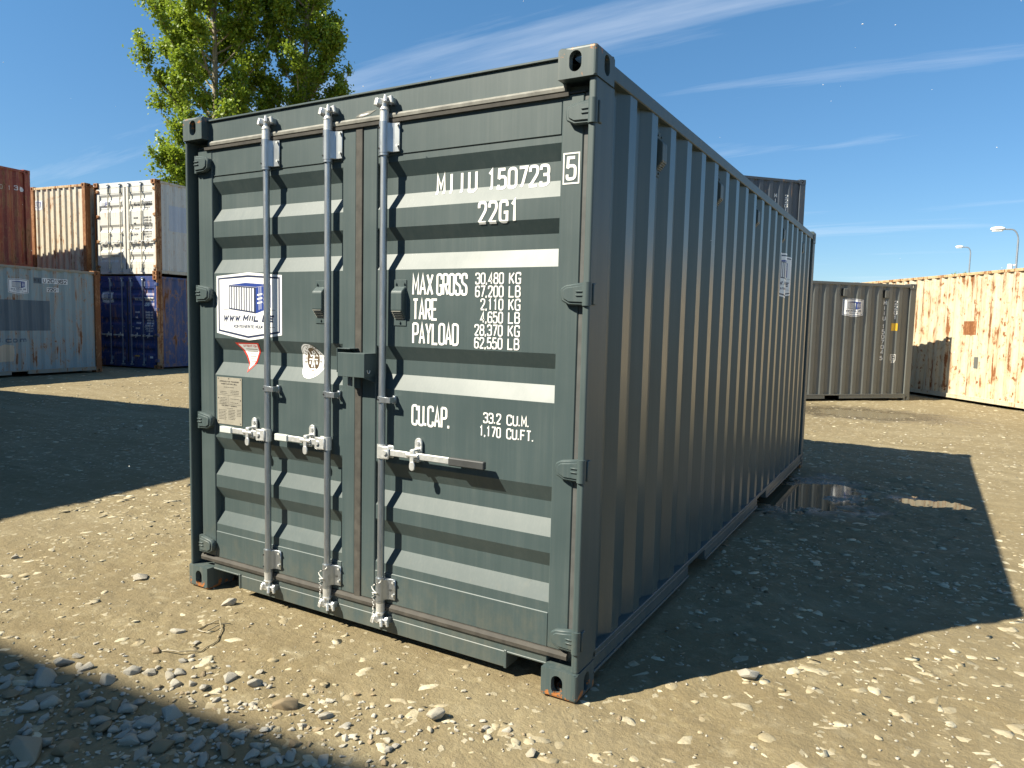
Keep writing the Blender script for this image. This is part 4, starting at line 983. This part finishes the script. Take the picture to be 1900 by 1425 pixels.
# right: grey with vertical lettering, slate stack behind, rusty cream forty-footer and a brown one
FZ = math.radians(-43.4)
Fc, fpf = container('shipping_container', 'clean grey container with vertical white number and logo, behind the dark grey one', (-3.31, 11.45), FZ, ('olive_grey', 'olive_grey', 'olive_grey', 'olive_grey'), forks=((1.9, 2.29), (3.77, 4.16)), first=.305)
PF = corr_profile(.19, 5.908, .305)
F = Flat(); logo(F, 4.40, 2.03, .55); art(Fc, fpf, PF, F, 'logo_sticker')
def vtext(F, txt, u, v, h, pitch, t, mat='letter_white', w=.07):
    for ch in txt:
        if ch != ' ': F.text(ch, u-w/2, u+w/2, v-h, v, t, mat)
        v -= pitch*(.6 if ch == ' ' else 1)
    return v
F = Flat(); vtext(F, 'MIIU 150704', 5.245, 2.20, .095, .112, .017); vtext(F, '5', 5.235, .99, .095, .112, .017); vtext(F, '22G1', 5.54, 2.21, .090, .108, .017); art(Fc, fpf, PF, F, 'lettering')
F = Flat(); F.rect(5.46, 5.60, 1.55, 1.715, 'sticker_yellow', 0); art(Fc, fpf, PF, F, 'yellow_sticker')
F = Flat(); F.stroke([(5.49, .90), (5.60, .90), (5.60, 1.02), (5.49, 1.02)], .014, 'letter_white', 0, True); F.text('C', 5.52, 5.575, .925, .995, .012, 'letter_white'); F.text('37', 5.505, 5.59, .835, .875, .010, 'letter_white'); art(Fc, fpf, PF, F, 'lettering')
def side_vent(c, pf, y, mat):
    b = MB(); x = -.012-pf(y); b.box(x-.001, x+.030, y-.05, y+.05, 2.26, 2.43, .008); b.build('vent', mat, c)
side_vent(Fc, fpf, 4.13, 'hole_dark'); side_vent(Fc, fpf, 5.245-.01, 'hole_dark')
side_vent(Fc, fpf, 4.16, 'olive_grey'); side_vent(Fc, fpf, 5.265, 'olive_grey')
HZ0 = (-5.86, 12.20)
container('shipping_container', 'grey container below the slate one, hidden by the dark grey container', HZ0, FZ, ('olive_grey', 'olive_grey', 'olive_grey', 'olive_grey'))
Hc, hpf = container('shipping_container', 'slate blue-grey container whose top corner shows above the dark grey roof', HZ0, FZ, ('slate_grey', 'slate_grey', 'slate_grey', 'slate_grey'), z=2.593, first=.305)
F = Flat(); vtext(F, 'MIIU 150711', 5.235, 2.21, .095, .112, .017); vtext(F, '22G1', 5.54, 2.20, .090, .108, .017); art(Hc, hpf, PF, F, 'lettering')
GZ = math.atan2(-.58, -.815); gd = Vector((.58, -.815)).normalized(); g0 = Vector((2.88, 14.93)) - gd*6.5
Gc, gpf = container('shipping_container', 'long cream container covered in rust stains at the right edge', (g0.x, g0.y), GZ, ('cream_rust', 'cream_rust', 'cream_plain', 'rail_rust'), L=12.192, H=2.896, forks=())
for o in Gc.children:
    if o.name.startswith('top_rail'): o.data.materials[0] = MATS['rail_rust']
PG = corr_profile(.19, 12.192-.15, .39)
F = Flat(); F.rect(4.63, 4.98, 1.50, 1.80, 'rust_plate', 0); art(Gc, gpf, PG, F, 'repair_patch')
F = Flat(); F.rect(4.98, 5.14, .77, 1.02, 'olive_grey', 0); art(Gc, gpf, PG, F, 'repair_patch')
g1 = g0 - gd*12.26
container('shipping_container', 'dark brown container end to end with the rusty cream one', (g1.x, g1.y), GZ, ('brown_old', 'brown_old', 'brown_old', 'brown_old'), L=12.192, H=2.896, forks=())
# stacks outside the picture whose shadows cross the yard
R6 = math.radians(5.8); ex = Vector((math.cos(R6), math.sin(R6))); ey = Vector((-math.sin(R6), math.cos(R6)))
c0 = Vector((-8.62, 1.14))
for lev in range(2):
    for k, nm in ((0, 'rear'), (1, 'middle'), (2, 'front')):
        # forty-footers lying along x: local y axis points to -x
        o_ = c0 - ey*(2.45*k)
        # container rotated +90 deg: local x -> +y side, local y -> -x
        container('shipping_container', 'teal forty-foot container outside the left edge, %s row, %s level' % (nm, ('ground', 'upper')[lev]), (o_.x, o_.y), R6+math.pi/2, ('teal_old', 'teal_old', 'teal_old', 'teal_old'), L=12.192, z=2.593*lev, forks=(), group='stacks outside the picture')
c1 = Vector((-.6, -6.68))
for lev in range(3):
    container('shipping_container', 'grey forty-foot container behind the camera, %s level of its stack' % ('ground', 'middle', 'top')[lev], (c1.x, c1.y), R6+math.pi/2, ('olive_grey', 'olive_grey', 'olive_grey', 'olive_grey'), L=12.192, z=2.593*lev, forks=(), group='stacks outside the picture')

# ------------------------------------------------------------------ lamp posts
def lamp(name, label, x, y, h, k, cam_dome):
    r = empty(name, (x, y, 0)); meta(r, label, 'street lamp', 'street lamps beyond the yard')
    b = MB(); pts = [(0, 0, 0), (0, 0, h-.75*k)]; rs = [.085, .055]
    for q in range(1, 9):
        a = math.pi/2*q/8; pts.append((-.42*k*(1-math.cos(a)), 0, h-.75*k+.72*k*math.sin(a))); rs.append(.042)
    pts.append((-.85*k, 0, h)); rs.append(.04); b.tube(pts, rs, 10); b.build('pole', 'lamp_steel', r, 50)
    l = bmesh.new(); bmesh.ops.create_uvsphere(l, u_segments=18, v_segments=10, radius=1, matrix=Matrix.Translation((-1.12*k, 0, h+.03)) @ Matrix.Diagonal((.42*k, .19*k, .15*k, 1)))
    me = bpy.data.meshes.new('lamp_head'); l.to_mesh(me); l.free(); me.materials.append(MATS['lamp_head_white'])
    for p in me.polygons: p.use_smooth = True
    hd = link('lamp_head', me, r)
    b = MB(); b.prism(stadium(-1.13*k, 0, .30*k, .12*k, 12), h+.03-.16*k, h+.03-.10*k, 'z'); b.build('diffuser', 'lamp_head_white', hd)
    if cam_dome:
        b = MB(); b.box(-.36, 0, -.04, .04, h-2.30, h-2.22); b.cyl((-.32, 0, h-2.62), (-.32, 0, h-2.20), .17, .14, n=16); b.build('camera_housing', 'lamp_head_white', r, 50)
        l = bmesh.new(); bmesh.ops.create_uvsphere(l, u_segments=14, v_segments=8, radius=.16, matrix=Matrix.Translation((-.32, 0, h-2.68))); me = bpy.data.meshes.new('camera_dome'); l.to_mesh(me); l.free(); me.materials.append(MATS['lens_black']); link('camera_dome', me, r)
lamp('street_lamp', 'nearer curved street lamp with a white dome camera on its pole', 5.62, 53, 8.15, 1.0, True)
lamp('street_lamp', 'farther small curved street lamp, left of the one with the camera', 3.95, 76, 9.4, .8, False)

# ------------------------------------------------------------------ poplars
def poplar(name, label, x, y, h, cr_, seed, z0f=.16, nb=60, squash=1.0):
    rng = np.random.default_rng(seed); r = empty(name, (x, y, 0)); meta(r, label, 'tree', 'poplars behind the containers')
    tb = MB(); lean = rng.uniform(-.4, .4, 2)
    def tp(t): return np.array([lean[0]*t*t+.15*math.sin(4*t+seed), lean[1]*t*t+.12*math.cos(3*t+seed), h*t])
    tb.tube([tp(t) for t in np.linspace(0, .98, 14)], [max(.02, .24*(1-t)**.8) for t in np.linspace(0, .98, 14)], 9)
    C = []; 
    for i in range(nb):
        t = z0f + (.95-z0f)*(i+rng.uniform(0, .8))/nb
        az = i*2.39996+rng.uniform(-.4, .4)
        u = (t-z0f)/(1-z0f); prof = (.86+.27*u)*(u < .42) + (u >= .42)*(.97-.80*(max(0., u-.42)/.58)**1.6)
        Lb = cr_*prof*rng.uniform(.68, 1.12)
        up = rng.uniform(.65, 1.15); p0 = tp(t); d = np.array([math.cos(az)*squash, math.sin(az), 0])
        n = 7; pts = []
        for k in range(n+1):
            s = k/n; pts.append(p0 + d*Lb*s*(1-.12*s) + np.array([0, 0, Lb*up*(s*.55+.55*s*s)]) + rng.normal(0, .05, 3)*s)
        tb.tube([tuple(p) for p in pts], [.055*(1-.85*k/n)*(.6+.4*Lb/cr_) for k in range(n+1)], 5)
        nt = int(7+12*Lb/cr_)
        for _ in range(nt):
            s = rng.uniform(.22, 1.02)**.85; k = min(int(s*n), n-1); q = pts[k]+(pts[k+1]-pts[k])*(s*n-k)
            dd = rng.normal(0, 1, 3); dd[2] = abs(dd[2])*.9; dd /= np.linalg.norm(dd); ln = rng.uniform(.35, .95)*(1.05-.45*s)
            e = q+dd*ln; tb.tube([tuple(q), tuple((q+e)/2+rng.normal(0, .04, 3)), tuple(e)], [.014, .010, .005], 3)
            m = int(rng.integers(60, 130)); a = rng.uniform(.1, 1.08, m)[:, None]
            C.append(q+dd*ln*a+rng.normal(0, .15, (m, 3))*(.55+.6*a))
    tb.build('trunk', 'bark', r, 60)
    P = np.concatenate(C); n = len(P)
    nrm = rng.normal(0, 1, (n, 3)); nrm += np.array([-LDIR.x*.7, -LDIR.y*.7, -LDIR.z*.7+.3]); nrm /= np.linalg.norm(nrm, axis=1)[:, None]
    tx = np.cross(nrm, rng.normal(0, 1, (n, 3))); tx /= np.linalg.norm(tx, axis=1)[:, None]; ty = np.cross(nrm, tx)
    sz = rng.uniform(.045, .088, n)[:, None]
    fold = nrm*sz*.22
    v = np.stack([P-tx*sz, P-ty*sz*.78-fold*.0, P+tx*sz*1.12, P+ty*sz*.78+fold], 1).reshape(-1, 3)
    f = np.arange(n*4).reshape(n, 4)
    link('crown', np_mesh('crown', v, f, 'leaf'), r)
    return n
poplar('poplar_tree', 'tall leafy poplar, the left and fuller of the two behind the containers', -27.0, 19.2, 20.5, 3.5, 11, nb=76)
poplar('poplar_tree', 'tall poplar with pale trunk, the right and sparser of the two', -24.7, 22.2, 21.5, 2.55, 23, nb=58)
poplar('poplar_tree', 'low young tree, its tip just showing beside the right poplar', -23.6, 25.4, 11.6, 1.7, 31, nb=26)
poplar('far_tree', 'tiny far treetop above the brown container roof', 3.3, 95, 7.6, 2.6, 41, nb=26)

# ------------------------------------------------------------------ stones
def rock_variants(n, seed, flat, npts=18, bev=0.0):
    out = []; rg_ = random.Random(seed)
    for _ in range(n):
        b = bmesh.new()
        for k in range(npts):
            v = Vector((rg_.gauss(0, 1), rg_.gauss(0, 1), rg_.gauss(0, 1))).normalized()*rg_.uniform(.82, 1.08); b.verts.new((v.x, v.y*rg_.uniform(.85, 1), v.z*flat))
        r_ = bmesh.ops.convex_hull(b, input=b.verts[:]); bmesh.ops.delete(b, geom=list({g_ for g_ in r_['geom_interior'] if isinstance(g_, bmesh.types.BMVert)}), context='VERTS')
        if bev: bmesh.ops.dissolve_limit(b, angle_limit=.22, verts=b.verts[:], edges=b.edges[:]); bmesh.ops.bevel(b, geom=b.edges[:], offset=bev, segments=2, affect='EDGES', profile=.6, clamp_overlap=True)
        bmesh.ops.triangulate(b, faces=b.faces[:]); b.verts.ensure_lookup_table(); b.normal_update()
        out.append((np.array([v.co[:] for v in b.verts]), np.array([[v.index for v in f.verts] for f in b.faces]))); b.free()
    return out
rng = np.random.default_rng(77)
EMB = rock_variants(10, 3, .42, 14); LOO = rock_variants(14, 9, .62, 15, .10)
EMBM = [np_mesh('stone', v, f, 'limestone', False) for v, f in EMB]; LOOM = [np_mesh('loose_stone', v, f, 'loose_stone', False) for v, f in LOO]
# positions of pressed-in stones: dense near the camera, sparser beyond
camv = np.array(CAM_POS)
def in_view(x, y, marg=60):
    m = np.array(cam_matrix().inverted()); P = np.stack([x, y, np.zeros_like(x), np.ones_like(x)], 1) @ m.T
    u = 950+1337.3*P[:, 0]/-P[:, 2]; v = 712.5-1337.3*P[:, 1]/-P[:, 2]
    return (P[:, 2] < -.3) & (u > -marg) & (u < 1900+marg) & (v < 1425+marg), 1337.3/np.maximum(.3, -P[:, 2])
def under(x, y): return (x > -2.44) & (x < .0) & (y > .05) & (y < 6.05)
X = []; Y = []; R_ = []
for (xa, xb, ya, yb, dens, r0, r1) in ((-4.8, 3.2, -1.9, 2.8, 150, .016, .088), (-4.8, 3.2, -1.9, 2.8, 150, .005, .018), (-9, 5, -.5, 8, 85, .02, .080), (-18, 6, 2, 16, 24, .03, .09), (-19, 3, 2, 12, 18, .025, .075)):
    n = int((xb-xa)*(yb-ya)*dens); X.append(rng.uniform(xa, xb, n)); Y.append(rng.uniform(ya, yb, n)); R_.append(r0+(r1-r0)*rng.beta(1.15, 3.0, n))
X, Y, R_ = map(np.concatenate, (X, Y, R_))
cl = vnoise(X*1.1+3, Y*1.1, 8)+.6*vnoise(X*2.6, Y*2.6+7, 9)
keep = (rng.uniform(0, 1, len(X)) < np.clip(.50+1.25*cl, .10, 1)) & ~under(X, Y)
wet = ((X-.10)/.60)**2+((Y-4.62)/.9)**2 < 1; keep &= ~(wet & (rng.uniform(0, 1, len(X)) < .85))
iv, px = in_view(X, Y); keep &= iv
X, Y, R_, px = X[keep], Y[keep], R_[keep], px[keep]
Zg = height(X, Y); order = np.argsort(-R_*px); NB = 300
def xform(v, x, y, z, r, asp, rot, sc, tilt=0.0):
    c, s = math.cos(rot), math.sin(rot); a = v[:, 0]*r*asp; b = v[:, 1]*r/asp**.5; h = v[:, 2]*r*sc
    return np.stack([x+a*c-b*s, y+a*s+b*c, z+h+tilt*a], 1)
mv = []; mf = []; off = 0
for j, i in enumerate(order):
    k = int(rng.integers(len(EMB))); rot = rng.uniform(0, 6.28); asp = rng.uniform(1.0, 1.5); sc = rng.uniform(.28, .55)
    proud = rng.uniform(.03, .26)
    zc_ = Zg[i]-R_[i]*.42*sc*(1-proud*2)
    if j < NB:
        o = link('stone', EMBM[k], ground); o.location = (X[i], Y[i], zc_); o.rotation_euler = (rng.uniform(-.08, .08), rng.uniform(-.08, .08), rot); o.scale = (R_[i]*asp, R_[i]/asp**.5, R_[i]*sc)
    else:
        v, f = EMB[k]; mv.append(xform(v, X[i], Y[i], zc_, R_[i], asp, rot, sc, rng.uniform(-.08, .08))); mf.append(f+off); off += len(v)
o = link('gravel', np_mesh('gravel', np.concatenate(mv), np.concatenate(mf), 'limestone'), ground); meta(o, kind='stuff')
# loose stones: a scatter in the shade at the lower left, strays elsewhere
def gpt(u, v):
    m = cam_matrix(); d = m.to_3x3() @ Vector(((u-950)/1337.3, -(v-712.5)/1337.3, -1)); t = -CAM_POS.z/d.z; return CAM_POS.x+d.x*t, CAM_POS.y+d.y*t
spots = []
def place_loose(u, v, size_px, label, group=None, var=None, name='loose_stone'):
    x, y = gpt(u, v); dist = math.dist((x, y, 0), CAM_POS); r = size_px/2*dist/1337.3
    k = int(rng.integers(len(LOO))) if var is None else var
    o = link(name, LOOM[k]); s = rng.uniform(.75, 1.0); asp = rng.uniform(1.0, 1.3)
    o.location = (x, y, hz1(x, y)+r*.62*s*.36); o.rotation_euler = (rng.uniform(-.35, .35), rng.uniform(-.35, .35), rng.uniform(0, 6.28)); o.scale = (r*asp, r/asp**.5, r*s)
    meta(o, label, 'stone', group); spots.append((x, y, r)); return o
place_loose(1387, 1257, 44, 'stone lying alone on the shadow edge right of the container')
place_loose(426, 1262, 32, 'stone in the sun just outside the lower left shadow, left of two others')
place_loose(474, 1273, 31, 'stone in the sun right beside the one nearest the lower left shadow')
place_loose(530, 1310, 48, 'large stone in the sun below the left door, on the shadow edge')
place_loose(811, 1330, 46, 'large stone lying alone in the sun below the middle of the doors')
place_loose(605, 1328, 26, 'small stone between the two largest sunlit stones')
place_loose(425, 1120, 28, 'stone just in front of the left corner casting')
place_loose(262, 1070, 26, 'stone alone in the sunlit dirt left of the container')
place_loose(28, 1033, 18, 'small stone at the left edge of the sunlit dirt')
lab = 'loose grey stone in the shaded stone scatter at the lower left'
lab2 = 'loose tan stone along the sunlit edge of the lower left scatter'
big = [(80, 1265, 42), (118, 1262, 26), (120, 1228, 30), (158, 1243, 22), (160, 1290, 24), (88, 1300, 30), (50, 1318, 30), (120, 1392, 38), (80, 1382, 26), (46, 1404, 50), (130, 1410, 30), (195, 1352, 34), (185, 1340, 30), (240, 1318, 30), (270, 1345, 30), (315, 1325, 42), (240, 1375, 32), (298, 1385, 36), (330, 1375, 30), (275, 1370, 30),
       (235, 1350, 26), (200, 1270, 26), (155, 1308, 24), (100, 1308, 34), (142, 1216, 18), (8, 1270, 20), (20, 1293, 26), (40, 1285, 20), (60, 1312, 20), (185, 1320, 24), (218, 1312, 22), (262, 1330, 20), (290, 1350, 22), (330, 1355, 20), (365, 1380, 26), (415, 1400, 34), (440, 1368, 24), (465, 1405, 30), (380, 1412, 26), (350, 1405, 20), (300, 1410, 22), (262, 1400, 26), (440, 1380, 20), (480, 1385, 24), (500, 1415, 26), (540, 1410, 24), (415, 1355, 20), (390, 1345, 18), (550, 1385, 22), (600, 1412, 24)]
for u, v, s in big: place_loose(u+rng.uniform(-3, 3), v+rng.uniform(-3, 3), s*1.12, lab, 'stones of the lower left scatter')
for u, v, s in ((245, 1248, 28), (276, 1250, 24), (292, 1240, 16), (315, 1253, 22), (333, 1250, 24), (340, 1228, 16), (378, 1253, 14), (380, 1277, 22), (355, 1270, 22), (327, 1268, 26), (288, 1208, 20), (148, 1235, 20), (402, 1297, 16), (330, 1172, 22), (365, 1190, 14), (480, 1250, 18), (468, 1310, 18), (560, 1345, 18), (640, 1345, 20), (720, 1392, 20), (900, 1350, 18), (985, 1400, 22), (1150, 1330, 14)):
    place_loose(u, v, s*.95, lab2, 'stones along the sunlit edge of the scatter')
for _ in range(74):
    u = rng.uniform(0, 600); v = rng.uniform(1225, 1424)
    if v < 1205+.36*u: continue
    place_loose(u, v, rng.uniform(13, 27), lab, 'stones of the lower left scatter')
# small loose gravel between them
mv = []; mf = []; off = 0
n = 1700; U = rng.uniform(-60, 1100, n); V = rng.uniform(1180, 1440, n)
dens = np.clip(1.25-np.abs(V-1365-.0*U)/150-np.maximum(0, U-430)/520, .06, 1)
for u, v, d_ in zip(U, V, dens):
    if rng.uniform() > d_: continue
    x, y = gpt(u, v); r = rng.uniform(.0035, .014)
    if rng.uniform() < .12: r *= 1.6
    if under(np.array([x]), np.array([y]))[0]: continue
    k = int(rng.integers(len(LOO))); vv_, f_ = LOO[k]
    mv.append(xform(vv_, x, y, hz1(x, y)+r*.25, r, rng.uniform(1, 1.4), rng.uniform(0, 6.28), rng.uniform(.6, 1), rng.uniform(-.2, .2))); mf.append(f_+off); off += len(vv_)
for (xa, xb, ya, yb, n) in ((-4, 3, -1.5, 3, 2200), (-12, 5, 1, 12, 900)):
    for _ in range(n):
        x, y = rng.uniform(xa, xb), rng.uniform(ya, yb)
        if -2.44 < x < 0 and .05 < y < 6: continue
        r = rng.uniform(.003, .011)*(1 if ya < 0 else 1.8); k = int(rng.integers(len(EMB))); vv_, f_ = EMB[k]
        mv.append(xform(vv_, x, y, hz1(x, y)+r*.2, r, 1.2, rng.uniform(0, 6.28), 1.3)); mf.append(f_+off); off += len(vv_)
o = link('gravel', np_mesh('gravel', np.concatenate(mv), np.concatenate(mf), 'loose_stone')); meta(o, 'small loose gravel strewn over the dirt', 'gravel', kind='stuff')

# ------------------------------------------------------------------ small things
b = MB(); pts = [(-1.80, -.60), (-1.72, -.57), (-1.66, -.50), (-1.68, -.40), (-1.76, -.31), (-1.84, -.26), (-1.88, -.30), (-1.86, -.37), (-1.80, -.36), (-1.80, -.28), (-1.77, -.22)]
sm = []
for i in range(len(pts)-1):
    for t in (0, .33, .66): sm.append((pts[i][0]*(1-t)+pts[i+1][0]*t, pts[i][1]*(1-t)+pts[i+1][1]*t))
b.tube([(x, y, hz1(x, y)+.006+.012*max(0, math.sin(i*.55))) for i, (x, y) in enumerate(sm)], .0032, 5)
o = b.build('packing_strap', 'strap_plastic'); meta(o, 'curled pale packing strap on the dirt in front of the left door', 'strap')
# drifting poplar fluff
bmf = bmesh.new(); mat = cam_matrix()
for k in range(56):
    dist = float(rng.uniform(2.2, 14)); u = rng.uniform(0, 1900); v = rng.uniform(0, 1000)
    p = mat @ Vector(((u-950)/1337.3*dist, -(v-712.5)/1337.3*dist, -dist))
    if p.z < .15 or (-2.45 < p.x < .02 and -.02 < p.y < 6.1 and p.z < 2.6): continue
    bmesh.ops.create_icosphere(bmf, subdivisions=1, radius=float(rng.uniform(.0018, .0042))*(dist/5)**.5, matrix=Matrix.Translation(p) @ Matrix.Diagonal((1.5, 1, .8, 1)))
me = bpy.data.meshes.new('poplar_fluff'); bmf.to_mesh(me); bmf.free(); me.materials.append(MATS['fluff_white']); o = link('poplar_fluff', me); meta(o, 'white specks of poplar fluff drifting in the air', 'seed fluff', kind='stuff')
bpy.context.view_layer.update()
